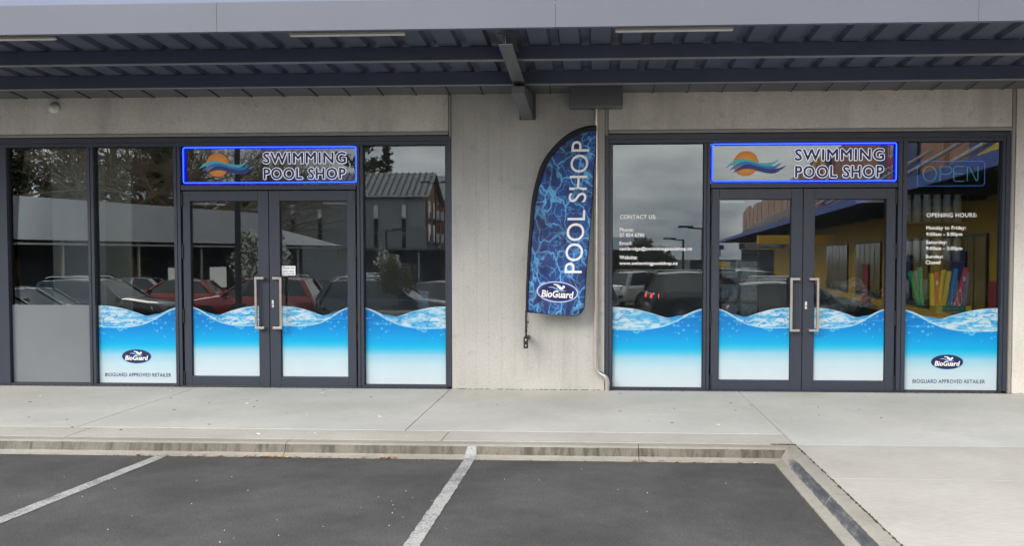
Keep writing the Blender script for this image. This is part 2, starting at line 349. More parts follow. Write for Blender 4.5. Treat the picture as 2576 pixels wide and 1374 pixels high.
# kerbs: extruded profile with top, battered stained face and a pale lip at the asphalt
def kerb_piece(prof, path, name, wob=.003, parent=None, end=None):
    """prof: list of (offset, z, material for the facet up to the next point); path: function (t)->(point, inward normal)"""
    n = 40; b = MB(); P = len(prof)
    rows = []
    for i in range(n+1):
        p, nn = path(i/n); rows.append([(p[0]+nn[0]*(o_+random.uniform(-wob, wob)*(0 if k in (0, P-1) else 1)), p[1]+nn[1]*(o_+random.uniform(-wob, wob)*(.5 if k in (0,) else 1)), z+random.uniform(-wob, wob)*.4) for k, (o_, z, _) in enumerate(prof)])
    if end:      # mitre the two kerbs at the inner corner
        cor = [[1.650-KR[k][0], 7.471-KF[k][0], (KR[k][1]+KF[k][1])/2] for k in range(P)]
        if end == 'x': rows = [[[min(p[0], cor[k][0]), p[1], p[2]] for k, p in enumerate(r)] for r in rows]; rows[-1] = cor
        else: rows = [[[p[0], min(p[1], cor[k][1]), p[2]] for k, p in enumerate(r)] for r in rows]; rows[0] = cor
    for k in range(P-1):
        vs = [r[k] for r in rows]+[r[k+1] for r in rows]
        b.add(vs, [(i, i+1, i+n+2, i+n+1) for i in range(n)], prof[k][2], False)
    for r in (rows[0], rows[-1]): b.add(r, [tuple(range(P))], prof[0][2])
    return b.obj(name, None)
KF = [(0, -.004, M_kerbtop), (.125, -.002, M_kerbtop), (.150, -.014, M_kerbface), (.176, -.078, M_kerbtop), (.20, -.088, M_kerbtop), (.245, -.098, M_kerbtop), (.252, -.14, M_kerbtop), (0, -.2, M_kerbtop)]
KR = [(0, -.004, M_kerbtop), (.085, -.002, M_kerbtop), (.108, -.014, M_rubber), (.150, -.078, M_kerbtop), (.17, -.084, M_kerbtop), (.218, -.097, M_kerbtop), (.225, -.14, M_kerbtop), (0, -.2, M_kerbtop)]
kerb = empty('kerb', (0, 7.4, 0), kind='structure')
cuts = [-14, -11.2, -8.3, -5.4, -2.6, .35, 1.653]
for i in range(len(cuts)-1):
    x0, x1 = cuts[i]+.003, cuts[i+1]-.003
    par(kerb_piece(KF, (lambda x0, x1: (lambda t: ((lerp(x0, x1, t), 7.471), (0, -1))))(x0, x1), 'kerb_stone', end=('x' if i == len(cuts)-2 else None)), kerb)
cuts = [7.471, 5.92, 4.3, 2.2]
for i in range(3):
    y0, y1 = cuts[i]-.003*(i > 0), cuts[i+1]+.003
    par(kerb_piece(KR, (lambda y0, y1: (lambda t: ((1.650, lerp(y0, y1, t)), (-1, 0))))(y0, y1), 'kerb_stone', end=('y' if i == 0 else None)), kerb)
# paint that ran up on to the kerb face at the middle line
b = MB(); b.add([(-1.085, 7.222, -.0945), (-.985, 7.222, -.0945), (-.985, 7.2915, -.0735), (-1.08, 7.2915, -.0735)], [(0, 1, 2, 3)], M_paint)
b.add([(-1.08, 7.2915, -.0735), (-.985, 7.2915, -.0735), (-.99, 7.318, -.010), (-1.06, 7.318, -.010)], [(0, 1, 2, 3)], M_paint)
tag(b.obj('painted_line_end'), kind='structure')

# leaf litter along the kerb foot
def leaf_bits():
    b = MB(); cols = [mat('dry_leaf_orange', s2l(190, 105, 40), .8), mat('dry_leaf_yellow', s2l(220, 175, 50), .8), mat('dry_leaf_brown', s2l(110, 75, 50), .8), mat('pale_twig', s2l(205, 185, 160), .8)]
    spots = [(random.gauss(-3.05, .45), 7.215-abs(random.gauss(0, .014))) for _ in range(60)]+[(random.choice((-1.93, -1.72, -1.66))+random.gauss(0, .02), 7.215+random.gauss(0, .006)) for _ in range(12)]
    spots += [(random.uniform(.2, 1.42), 7.215-abs(random.gauss(0, .012))) for _ in range(14)]
    for x, y in spots:
        L_, W = random.uniform(.010, .034), random.uniform(.004, .012); a = random.uniform(-.5, .5); z = -.098+random.uniform(0, .012)
        ca, sa = math.cos(a), math.sin(a); q = [(-L_, 0, 0), (-L_*.3, -W, .004), (L_*.5, -W*.7, .006), (L_, 0, .001), (L_*.4, W, .005), (-L_*.4, W*.8, .003)]
        b.add([(x+u*ca-v*sa, y+u*sa+v*ca, z+w) for u, v, w in q], [(0, 1, 2, 3, 4, 5)], random.choice(cols))
    dirt = mat('kerb_grime', (.075, .055, .035), .95)
    for _ in range(150):
        x, y = (1.424-abs(random.gauss(0, .010)), random.uniform(4.6, 7.2)) if random.random() < .7 else (random.uniform(-5, 1.4), 7.222-abs(random.gauss(0, .008)))
        q = random.uniform(.003, .010); b.hexa([(x-q, y-q*1.6, -.106), (x+q, y-q*1.2, -.106), (x+q, y+q*1.5, -.106), (x-q, y+q, -.106), (x-q*.4, y-q*.5, -.100), (x+q*.4, y-q*.5, -.100), (x+q*.4, y+q*.5, -.099), (x-q*.4, y+q*.5, -.1)], dirt)
    tag(b.obj('leaf_litter'), 'orange and brown fallen leaves swept against the foot of the kerb', 'leaves', kind='stuff')
leaf_bits()
# flecks lying on the asphalt and footpath
b = MB()
for i in range(60):
    x, y = random.uniform(-5, 1.3), random.uniform(4.8, 7.1); s = random.uniform(.0012, .0035); m = random.choice((M_white, M_white, M_black))
    b.hexa([(x-s, y-s, -.104), (x+s, y-s, -.104), (x+s, y+s, -.104), (x-s, y+s, -.104), (x-s*.6, y-s*.6, -.102+s*.5), (x+s*.6, y-s*.6, -.102+s*.5), (x+s*.6, y+s*.6, -.102+s*.5), (x-s*.6, y+s*.6, -.102+s*.5)], m)
for i in range(46):
    x, y = random.uniform(-6.5, 4.5), random.uniform(7.6, 10.3); L_ = random.uniform(.006, .022); a = random.gauss(0, .5); w = L_*.22; m = MATS['kerb_grime'] if i % 4 else M_white
    ca, sa = math.cos(a)*L_, math.sin(a)*L_; b.hexa([(x-ca, y-sa-w, -.002), (x+ca, y+sa-w, -.002), (x+ca, y+sa+w, -.002), (x-ca, y-sa+w, -.002), (x-ca*.7, y-sa*.7-w*.5, .004), (x+ca*.7, y+sa*.7-w*.5, .004), (x+ca*.7, y+sa*.7+w*.5, .004), (x-ca*.7, y-sa*.7+w*.5, .004)], m)
for i in range(260):
    x = random.uniform(-1.68, .08) if i % 2 else random.uniform(-7, 5.8); y = (10.398 if -1.69 < x < .09 else 10.384)-abs(random.gauss(0, .006)); q = random.uniform(.002, .007)
    b.hexa([(x-q*2, y-q, -.002), (x+q*2, y-q, -.002), (x+q*2, y+q, -.002), (x-q*2, y+q, -.002), (x-q, y-q*.5, q), (x+q, y-q*.5, q), (x+q, y+q*.5, q), (x-q, y+q*.5, q)], MATS['kerb_grime'])
tag(b.obj('grit'), 'tiny white stone chips scattered over the asphalt', 'grit', kind='stuff')

# ================================================================== WALL
YW = 10.40
wall = empty('concrete_wall', (0, 10.5, 0), 'pale grey precast concrete shop wall with board marked pier in the middle', 'wall')
def wallbox(name, x0, x1, z0, z1, m, y0=YW, y1=10.62, bev=.006): return par(box(name, x0, x1, y0, y1, z0, z1, m, bevel=bev), wall)
ZH = 2.985
# spandrels over the two shopfronts
for x0, x1 in ((-12.6, -1.725), (.135, 4.675)):
    wallbox('wall_panel', x0, x1, ZH+.035, 3.95, M_wall, YW+.008)
    wallbox('panel_rib', x0+.001, x1-.001, ZH, ZH+.032, M_joint, YW-.002, 10.6, .006)
wallbox('panel_rib', -1.720, -1.697, ZH-.02, 3.95, M_joint, YW+.002, 10.6, .004)
wallbox('panel_rib', .098, .130, ZH-.02, 3.95, M_joint, YW+.002, 10.6, .004)
wallbox('panel_rib', 4.680, 4.712, 0, 3.95, M_joint, YW+.002, 10.6, .004)
wallbox('wall_panel', 4.722, 6.4, 0, 3.95, M_wall)
wallbox('wall_panel', -12.6, -7.335, 0, ZH-.004, M_wall)
# board-marked pier: every board imprint is its own slightly uneven piece
wallbox('pier_core', -1.690, .094, 0, 3.95, M_board, YW+.006, 10.62, 0)
xb = [-1.690]
while xb[-1] < .094-.10: xb.append(xb[-1]+random.choice((.146, .146, .150, .142)))
xb[-1] = .094
for i in range(len(xb)-1):
    brk = sorted(random.sample([.32, .95, 1.5, 1.86, 2.32, 2.71, 3.02], random.choice((1, 2, 2))))
    zz = [0]+brk+[3.95]
    for j in range(len(zz)-1):
        d = random.uniform(0, .0016)
        wallbox('formwork_board', xb[i]+.0003, xb[i+1]-.0003, zz[j]+.0003, zz[j+1]-.0003, M_board, YW+d, YW+.02, .0005)

# small white dome lamp on the left spandrel
dl = empty('dome_lamp', (-6.45, 10.38, 3.33), 'small white dome lamp fixed high on the left concrete spandrel', 'lamp')
b = MB(); Mx = Matrix.Rotation(R_(90), 4, 'X'); b.lathe([(.0, .0), (.062, 0), (.062, .02), (.05, .028)], mat('lamp_base', (.3, .29, .27), .6), 18, Matrix.Translation((0, .03, .01)) @ Mx); b.obj('base', dl)
b = MB(); b.lathe([(.058, .0), (.056, .03), (.045, .055), (.025, .07), (.001, .075)], M_white, 18, Matrix.Translation((0, .012, 0)) @ Mx @ Matrix.Rotation(R_(14), 4, 'X')); b.obj('dome', dl)

# ================================================================== AWNING
aw = empty('awning', (0, 9, 3.5), 'dark steel awning with light grey fascia running above both shopfronts', 'awning')
XA, XB = -12.6, 6.3
def awbox(name, *a, m=M_dark, bev=0): return par(box(name, *a, m, bevel=bev), aw)
fs = [XA, -9.6, -6.4, -3.306, -.353, 3.171, XB]
for i in range(len(fs)-1):
    x0, x1 = fs[i]+.0015, fs[i+1]-.0015
    b = MB(); prof = [(7.70, 3.522), (7.70, 3.772), (7.715, 3.782), (7.76, 3.785), (7.76, 3.775), (7.72, 3.77), (7.712, 3.532), (7.75, 3.530), (7.75, 3.520)]
    b.prism(prof, 'x', x0, x1, M_fascia); par(b.obj('fascia_panel'), aw)
awbox('top_flashing', XA, XB, 7.77, 7.80, 3.76, 3.97, m=mat('flashing_paint', s2l(120, 130, 158, .85), .4, noise=(1, .06)))
awbox('edge_channel', XA, XB, 7.752, 7.775, 3.54, 3.74); awbox('edge_channel', XA, XB, 7.776, 7.83, 3.60, 3.606)
def purlin(Y, zb, zt):
    b = MB(); prof = [(Y, zb), (Y, zt), (Y+.055, zt), (Y+.055, zt-.003), (Y+.003, zt-.003), (Y+.003, zb+.003), (Y+.052, zb+.003), (Y+.052, zb+.018), (Y+.055, zb+.018), (Y+.055, zb)]
    b.prism(prof, 'x', XA, XB, M_dark); b.box(XA, XB, Y-.004, Y-.0005, zb+.0, zb+.010, M_gut); b.box(XA, XB, Y-.004, Y+.078, zb-.004, zb-.0006, M_lip); par(b.obj('purlin'), aw)
purlin(8.60, 3.452, 3.578); purlin(9.50, 3.388, 3.522)
# profiled sheets: three ribs each, ribs stand up from the pans
def zs(y): return 3.584-(y-8.6)*.0635
per, rw, rh = .292, .095, .05
x = XA; k = 0
while x < XB-.1:
    b = MB(); n = 3; pr = []
    for j in range(n):
        xo = x+j*per; pr += [(xo, 0), (xo+per-rw-.02, 0), (xo+per-rw, rh), (xo+per-.02, rh)]
    pr.append((x+n*per-.0, 0)); pr = [(min(px, XB), pz) for px, pz in pr]
    top = [(px, pz+.0012) for px, pz in pr]
    y0, y1 = 7.78, 10.36
    for P, fl in ((pr, 1), (top, 0)):
        vs = [(px, y0, zs(y0)+pz) for px, pz in P]+[(px, y1, zs(y1)+pz) for px, pz in P]; q = len(P)
        b.add(vs, [(i, i+1, i+1+q, i+q) if fl else (i, i+q, i+q+1, i+1) for i in range(q-1)], M_sheet)
    par(b.obj('roof_sheet'), aw); x += n*per-.0005
# eaves gutter along the wall with brackets
b = MB(); b.hexa([(XA, 10.085, 3.478), (XB, 10.085, 3.478), (XB, 10.392, 3.446), (XA, 10.392, 3.446), (XA, 10.085, 3.60), (XB, 10.085, 3.60), (XB, 10.392, 3.60), (XA, 10.392, 3.60)], M_gut); b.box(XA, XB, 10.070, 10.084, 3.474, 3.50, M_dark); par(b.obj('gutter'), aw)
x = -12.3; 
while x < 6.1:
    if not (-.36 < x < .33):
        b = MB(); 
        for xa_, xb_, d_, m_ in ((x, x+.035, .005, M_gut), (x+.036, x+.046, .011, M_black)): b.hexa([(xa_, 10.078, 3.478-d_), (xb_, 10.078, 3.478-d_), (xb_, 10.391, 3.4455-d_), (xa_, 10.391, 3.4455-d_), (xa_, 10.078, 3.479), (xb_, 10.078, 3.479), (xb_, 10.391, 3.447), (xa_, 10.391, 3.447)], m_)
        b.box(x, x+.035, 10.062, 10.0695, 3.472, 3.51, M_gut)
        par(b.obj('gutter_bracket'), aw)
    x += .391
par(box('rainwater_sump', -.305, .293, 10.13, 10.388, 3.255, 3.47, M_gut, bevel=.006), aw)
par(box('sump_rim', -.325, .30, 10.115, 10.387, 3.472, 3.50, M_dark, bevel=.003), aw)
# tapered rafter on its wall bracket
def rafter(xc):
    b = MB(); w = .062
    yo, yi = 7.88, 10.0
    zt = 3.515
    def zb(y): return lerp(3.418, 3.30, (y-yo)/(yi-yo))
    b.box(xc-w, xc+w, yo, yi, zt, zt+.008, M_gut)
    b.hexa([(xc-w, yo, zb(yo)), (xc+w, yo, zb(yo)), (xc+w, yi, zb(yi)), (xc-w, yi, zb(yi)), (xc-w, yo, zb(yo)+.009), (xc+w, yo, zb(yo)+.009), (xc+w, yi, zb(yi)+.009), (xc-w, yi, zb(yi)+.009)], M_gut)
    t = .005; b.hexa([(xc-t, yo, zb(yo)+.009), (xc+t, yo, zb(yo)+.009), (xc+t, yi, zb(yi)+.009), (xc-t, yi, zb(yi)+.009), (xc-t, yo, zt), (xc+t, yo, zt), (xc+t, yi, zt), (xc-t, yi, zt)], M_dark)
    par(b.obj('rafter'), aw)
    b = MB(); w = .068
    b.hexa([(xc-w, 9.15, 3.225), (xc+w, 9.15, 3.225), (xc+w, 10.385, 3.150), (xc-w, 10.385, 3.150), (xc-w, 9.15, 3.30), (xc+w, 9.15, 3.30), (xc+w, 10.385, 3.44), (xc-w, 10.385, 3.44)], M_gut)
    par(b.obj('rafter_bracket', None, .003), aw)
    par(box('base_plate', xc-.092, xc+.098, 10.386, 10.399, 3.143, 3.45, M_dark, bevel=.002), aw)
for xc in (-.80, -9.8, 5.9): rafter(xc)
# strip lights tucked behind the fascia
for (x0, x1, lab) in ((-6.0, -4.918, 'pale batten light under the awning fascia at far left'), (-2.742, -1.706, 'pale batten light under the fascia above the left shop doors'), (.163, 1.186, 'pale batten light under the fascia above the right shop window')):
    t = empty('strip_light', ((x0+x1)/2, 7.95, 3.56), lab, 'light', 'strip lights under the awning')
    b = MB(); b.box(x0+.004, x1-.004, 7.915, 7.985, 3.563, 3.62, M_dark); par(b.obj('housing'), t)
    b = MB(); b.box(x0, x1, 7.92, 7.98, 3.535, 3.562, mat('light_diffuser', (.80, .76, .68), .4)); par(b.obj('diffuser', None, .006), t)

# ================================================================== DOWNPIPE
dp = empty('downpipe', (0, 10.33, 0), 'stainless steel downpipe running down the wall beside the feather flag', 'pipe')
path = [(0, 10.33, 3.26), (-.003, 10.33, 1.6), (-.006, 10.33, .34)]
import itertools
bend = [(-.006, .30), (.000, .262), (.016, .228), (.040, .204), (.068, .190), (.094, .176), (.114, .154), (.124, .125), (.128, .09), (.128, 0.0)]
path += [(x_, 10.33, z_) for x_, z_ in bend]
b = MB(); b.tube(path, .0265, M_pipe, 16); par(b.obj('pipe'), dp)
for z_ in (3.05, 1.66, .62):
    b = MB(); b.tube([(-.002, 10.33, z_-.014), (-.002, 10.33, z_+.014)], .0295, M_pipe, 16); b.box(-.012, .008, 10.345, 10.402, z_-.008, z_+.008, M_pipe); par(b.obj('collar'), dp)

# ================================================================== SHOPFRONTS
def wave_colors(W, H, seed, phase=0):
    """printed wave film, u = 0 at the splash side, u = 1 at the crest side. returns grid points (u metres, z metres) and colours"""
    r = np.random.default_rng(seed)
    nu, nv = 200, 180
    top_p = [(0, 45), (.1, 50), (.2, 64), (.3, 88), (.4, 121), (.5, 160), (.56, 188), (.61, 203), (.66, 200), (.70, 182), (.745, 173), (.79, 168), (.82, 158), (.87, 125), (.93, 92), (1, 65)]
    bot_p = [(0, 378), (.08, 384), (.2, 390), (.3, 388), (.4, 378), (.5, 358), (.6, 327), (.7, 272), (.75, 238), (.80, 196), (.87, 146), (.93, 108), (1, 80)]
    def sm(p):  # smooth interpolation
        xs_ = np.array([a for a, _ in p]); ys_ = np.array([c for _, c in p]); u = np.linspace(0, 1, nu)
        v = np.interp(u, xs_, ys_); k = np.hanning(17); k /= k.sum(); vp = np.pad(v, 8, mode='reflect', reflect_type='odd'); return np.convolve(vp, k, 'valid')
    top = sm(top_p); bot = np.maximum(sm(bot_p), top+12)
    u = np.linspace(0, 1, nu)
    v = np.linspace(0, 1, nv)**.8
    Y = top[None, :]+(1258-top[None, :])*v[:, None]          # print pixels from the top
    X = np.repeat(u[None, :]*1217, nv, 0)
    def vnoise(sx, sy, oct=3, sd=0):
        out = np.zeros(X.shape); amp = 1; tot = 0; rr = np.random.default_rng(seed*10+sd)
        for o_ in range(oct):
            g = rr.random((80, 80)); gx = X/sx*2**o_ % 79; gy = Y/sy*2**o_ % 79
            ix = gx.astype(int); iy = gy.astype(int); fx = gx-ix; fy = gy-iy; fx = fx*fx*(3-2*fx); fy = fy*fy*(3-2*fy)
            iy2 = (iy+1) % 80; ix2 = (ix+1) % 80
            out += amp*((g[iy, ix]*(1-fx)+g[iy, ix2]*fx)*(1-fy)+(g[iy2, ix]*(1-fx)+g[iy2, ix2]*fx)*fy); tot += amp; amp *= .55
        return out/tot
    stops = [(0, (0, 110, 200)), (200, (0, 128, 214)), (400, (0, 150, 232)), (560, (0, 174, 243)), (640, (0, 186, 244)), (720, (70, 202, 243)), (810, (160, 218, 242)), (950, (200, 230, 242)), (1100, (212, 232, 242)), (1258, (222, 235, 243))]
    C = np.stack([np.interp(Y, [s for s, _ in stops], [c[k] for _, c in stops]) for k in range(3)], -1).astype(float)
    def blend(mask, col): 
        mask = np.clip(mask, 0, 1)[..., None]; C[:] = C*(1-mask)+np.array(col)*mask
    # underwater caustic streaks at the crest side
    n = vnoise(260, 26, 3, 5); blend(((n > .60)*1.)*(X > 850)*(Y < 330)*.45, (90, 195, 245))
    # splash lens between top and bot
    lens = (Y < bot[None, :]) & (u[None, :] < .83)
    n1_ = vnoise(120+0*X, 34, 4, 1); n2_ = vnoise(70, 22, 3, 2)
    depth = np.clip((Y-top[None, :])/np.maximum(bot-top, 1)[None, :], 0, 1)
    L0 = np.array((205, 231, 246.)); L1 = np.array((95, 190, 238.)); L2 = np.array((15, 135, 215.))
    k = np.clip((n1_-.42)*5+.15*np.sin(depth*9), 0, 1)
    col = L0*(1-k[..., None])+L1*k[..., None]
    dk = np.clip((n2_-.60)*8, 0, 1)*.75; col = col*(1-dk[..., None])+L2*dk[..., None]
    right = np.clip((u[None, :]-.42)/.3, 0, 1)*np.clip(1.25-depth*1.5, 0, 1); col = col*(1-right[..., None]*.85)+np.array((30, 140, 220.))*right[..., None]*.85
    lens3 = lens[..., None]; C[:] = np.where(lens3, col, C)
    # white rims
    blend(np.exp(-((Y-top[None, :]-3)/7)**2)*.85*(1-.8*((u > .58) & (u < .8))[None, :]), (228, 242, 250))
    wcr = np.where(u > .78, 13, 8)[None, :]
    blend(np.exp(-((Y-bot[None, :]+2)/wcr)**2)*.9, (215, 238, 250))
    # big foam hump near the splash side
    hx, hy = 165, 262; rr = np.sqrt(((X-hx)/85)**2+((Y-hy)/52)**2)
    blend(((rr < 1) & (Y < hy+8))*.8, (222, 238, 248)); blend(np.exp(-((rr-1.02)/.06)**2)*(Y < hy)*.7, (20, 120, 200))
    # bubbles
    for (bx, by, br) in [(332, 400, 45), (417, 388, 28), (842, 317, 18), (900, 325, 16), (1040, 320, 16), (1102, 178, 18), (1199, 235, 14), (974, 392, 18), (907, 440, 16), (1152, 410, 14), (865, 422, 10), (32, 468, 11), (74, 487, 14), (1024, 532, 11), (202, 535, 9), (895, 250, 20), (955, 272, 9), (70, 385, 18)]:
        d = np.sqrt((X-bx)**2+(Y-by)**2); blend(np.exp(-((d-br*.8)/(br*.28))**2)*.75, (150, 222, 250)); blend(np.exp(-(np.sqrt((X-bx+br*.2)**2+(Y-by+br*.25)**2)/(br*.3))**2)*.6, (225, 245, 252))
    C = C/255.; C = np.where(C <= .04045, C/12.92, ((C+.055)/1.055)**2.4)
    z = H*(1258-Y)/(1258-45)
    return X/1217*W, z, np.clip(C*DECAL_GAIN, 0, .93), nu, nv
DECAL_GAIN = .79
def decal_mat():
    m = bpy.data.materials.new('printed_wave_film'); m.use_nodes = True; N = m.node_tree.nodes; L = m.node_tree.links; b = N['Principled BSDF']
    a = N.new('ShaderNodeVertexColor'); a.layer_name = 'print'; t = N.new('ShaderNodeTexCoord'); n = N.new('ShaderNodeTexNoise'); n.inputs['Scale'].default_value = 5
    mr = N.new('ShaderNodeMapRange'); mr.inputs[3].default_value = .96; mr.inputs[4].default_value = 1.03; mx = N.new('ShaderNodeMixRGB'); mx.blend_type = 'MULTIPLY'; mx.inputs[0].default_value = 1
    L.new(t.outputs['Object'], n.inputs[0]); L.new(n.outputs['Fac'], mr.inputs[0]); L.new(a.outputs[0], mx.inputs[1]); L.new(mr.outputs[0], mx.inputs[2]); L.new(mx.outputs[0], b.inputs['Base Color'])
    b.inputs['Roughness'].default_value = .35; b.inputs['Specular IOR Level'].default_value = .35; return m
M_decal = decal_mat()
def wave_decal(x0, x1, z0, ztop, y, crest_left, parent, seed):
    W, H = x1-x0, ztop-z0
    U, Z, Cc, nu, nv = wave_colors(W, H, seed)
    Xw = (x1-U) if crest_left else (x0+U)
    vs = np.stack([Xw, np.full_like(Xw, y), z0+Z], -1).reshape(-1, 3)
    idx = np.arange(nu*nv).reshape(nv, nu); a, b_, c, d = idx[:-1, :-1].ravel(), idx[:-1, 1:].ravel(), idx[1:, 1:].ravel(), idx[1:, :-1].ravel()
    fsx = np.stack([a, b_, c, d] if crest_left else [d, c, b_, a], -1)
    me = bpy.data.meshes.new('wave_decal'); me.from_pydata(vs.tolist(), [], fsx.tolist())
    ca = me.color_attributes.new('print', 'FLOAT_COLOR', 'POINT'); ca.data.foreach_set('color', np.concatenate([Cc.reshape(-1, 3), np.ones((nu*nv, 1))], 1).ravel())
    me.materials.append(M_decal); o = bpy.data.objects.new('wave_decal', me); COL.objects.link(o)
    o.parent = parent; o.location = -world_loc(parent)
    return o
def world_loc(o):
    l = Vector((0, 0, 0))
    while o: l += Vector(o.location); o = o.parent
    return l
def par2(o, p):
    o.parent = p; o.location = Vector(o.location)-world_loc(p); return o

def ellipse(cx_, cz_, a, c, n=48): return [(cx_+a*math.cos(2*PI*i/n), cz_+c*math.sin(2*PI*i/n)) for i in range(n)]
def flat(b, pts, y, m, fn=None):
    vs = [Vector((p[0], y, p[1])) for p in pts]
    if fn: vs = [fn(v) for v in vs]
    A = sum(pts[i][0]*pts[(i+1) % len(pts)][1]-pts[(i+1) % len(pts)][0]*pts[i][1] for i in range(len(pts)))
    idx = list(range(len(pts)))
    # triangulate as an ear-clipped ngon: Blender handles concave ngons
    b.add(vs, [tuple(idx if A > 0 else idx[::-1])], m)
def disc(b, cx_, cz_, a, c, y, m, fn=None, n=40, rings=6):
    vs = [Vector((cx_, y, cz_))]
    for r in range(1, rings+1):
        for i in range(n): t = 2*PI*i/n; vs.append(Vector((cx_+a*r/rings*math.cos(t), y, cz_+c*r/rings*math.sin(t))))
    if fn: vs = [fn(v) for v in vs]
    fs = [(0, 1+i, 1+(i+1) % n) for i in range(n)]+[(1+r*n+i, 1+(r+1)*n+i, 1+(r+1)*n+(i+1) % n, 1+r*n+(i+1) % n) for r in range(rings-1) for i in range(n)]
    b.add(vs, fs, m)
def badge(cx_, cz_, w, h, y, rim, fn=None):
    """oval emblem: navy ellipse, swimmer over a wave, lettering"""
    b = MB(); s = w/2
    if rim:
        disc(b, cx_, cz_, s, h/2, y, mat('silver_print', (.62, .64, .72), .4), fn); disc(b, cx_, cz_, s*.955, h/2*.91, y-.0006, mat('royal_print', s2l(25, 60, 160), .5), fn)
        disc(b, cx_, cz_, s*.87, h/2*.79, y-.0012, M_navy2, fn)
    else:
        disc(b, cx_, cz_, s, h/2, y, mat('mid_blue_print', s2l(30, 110, 190), .5), fn); disc(b, cx_, cz_, s*.975, h/2*.955, y-.0006, M_navy2, fn)
    P = lambda px, pz: (cx_+(px-642)/227*s, cz_-(pz-838)/105*(h/2))     # emblem laid out in its own grid
    yy = y-.002
    wave = [(533, 800), (560, 787), (590, 786), (620, 795), (650, 810), (690, 820), (720, 822), (746, 816), (725, 828), (695, 832), (660, 826), (625, 812), (590, 800), (560, 797)]
    flat(b, [P(*q) for q in wave], yy, M_cyan, fn)
    body = [(600, 757), (650, 762), (672, 775), (700, 795), (712, 812), (695, 815), (672, 812), (655, 800), (632, 792), (648, 788), (636, 776), (603, 768)]
    flat(b, [P(*q) for q in body], yy-.0004, M_wtext, fn)
    flat(b, ellipse(*P(711, 784), 15/227*s, 15/105*h/2, 20), yy-.0006, M_wtext, fn)
    x0, z0 = P(468, 893); x1, z1 = P(806, 826)
    put_text(b, 'BioGuard', x0, x1, z0, z1, yy-.0008, M_wtext, offset=.03, shear=.18, fn=fn)
    x0, z0 = P(812, 836); x1, z1 = P(826, 824); put_text(b, '\u00ae', x0, x1, z0, z1, yy-.0008, M_cyan, fn=fn)
    return b

def sign_lettering(lx0, lx1, zt0, zt1, zb0, zb1, y):
    out_ = []
    mo = mat('navy_vinyl_face', s2l(48, 56, 110), .45, noise=(6, .06))
    for body, z0, z1, dx in (('SWIMMING', zt0, zt1, 0), ('POOL SHOP', zb0, zb1, .003)):
        b = MB(); out_.append(b); fit = put_text(b, body, lx0+dx, lx1-dx, z0, z1, y, M_wglow, offset=.066, spacing=1.12)
        put_text(b, body, lx0+dx, lx1-dx, z0, z1, y-.003, mo, offset=.028, spacing=1.12)
    return out_
def sun_logo(cx_, cz_, r, y):
    """orange sun with three waves; laid out from the sign's own print grid (sun centre 524,308, radius 164)"""
    b = MB()
    m = bpy.data.materials.new('sun_orange_print'); m.use_nodes = True; N = m.node_tree.nodes; L = m.node_tree.links; bs = N['Principled BSDF']; bs.inputs['Roughness'].default_value = .5
    g = N.new('ShaderNodeNewGeometry'); vm = N.new('ShaderNodeVectorMath'); vm.operation = 'DISTANCE'; vm.inputs[1].default_value = (cx_, y, cz_); L.new(g.outputs['Position'], vm.inputs[0])
    mr = N.new('ShaderNodeMapRange'); mr.inputs[1].default_value = 0; mr.inputs[2].default_value = r; L.new(vm.outputs['Value'], mr.inputs[0])
    rp = N.new('ShaderNodeValToRGB'); e = rp.color_ramp.elements; e[0].color = s2l(245, 195, 70); e[1].color = s2l(238, 140, 60); L.new(mr.outputs[0], rp.inputs[0]); L.new(rp.outputs[0], bs.inputs['Base Color'])
    flat(b, ellipse(cx_, cz_, r, r), y, m)
    P = lambda px, pz: (cx_+(px-524)/164*r, cz_-(pz-308)/168*r)
    def ribbon(up, lo, m_, yy):
        n = 40; U = []; Lw = []
        for i in range(n+1):
            t = i/n; U.append(P(interp(t, [(k/(len(up)-1), p[0]) for k, p in enumerate(up)]), interp(t, [(k/(len(up)-1), p[1]) for k, p in enumerate(up)])))
            Lw.append(P(interp(t, [(k/(len(lo)-1), p[0]) for k, p in enumerate(lo)]), interp(t, [(k/(len(lo)-1), p[1]) for k, p in enumerate(lo)])))
        for A in (U, Lw):
            for _ in range(3):
                A[1:-1] = [((A[i-1][0]+2*A[i][0]+A[i+1][0])/4, (A[i-1][1]+2*A[i][1]+A[i+1][1])/4) for i in range(1, n)]
        vs = [(p[0], yy, p[1]) for p in U]+[(p[0], yy, p[1]) for p in Lw]
        b.add(vs, [(i, i+n+1, i+n+2, i+1) for i in range(n)], m_)
    ribbon([(258, 366), (330, 285), (420, 250), (510, 250), (600, 272), (700, 300), (790, 308), (870, 296), (960, 252)], [(258, 366), (350, 325), (430, 295), (510, 288), (600, 305), (700, 332), (790, 347), (860, 345), (960, 252)], mat('turquoise_print', s2l(95, 200, 205), .5), y-.002)
    ribbon([(306, 402), (370, 335), (450, 290), (530, 280), (620, 300), (720, 335), (820, 350), (910, 340), (998, 292)], [(306, 402), (390, 370), (460, 335), (540, 318), (630, 338), (720, 365), (830, 383), (910, 380), (998, 292)], mat('azure_print', s2l(45, 140, 210), .5), y-.003)
    ribbon([(340, 440), (410, 375), (490, 325), (570, 318), (660, 345), (750, 372), (850, 385), (950, 375), (1050, 338)], [(340, 440), (430, 400), (500, 380), (590, 382), (680, 408), (770, 432), (850, 445), (930, 435), (1050, 338)], mat('indigo_print', s2l(55, 65, 130), .5), y-.004)
    return b

def text_block(lines, y, name, parent, off=.012, m=M_wtext):
    for body, x0, x1, z0, z1 in lines:
        b = MB(); put_text(b, body, x0, x1, z0, z1, y, m, offset=off, spacing=1.08); par2(b.obj(name), parent)

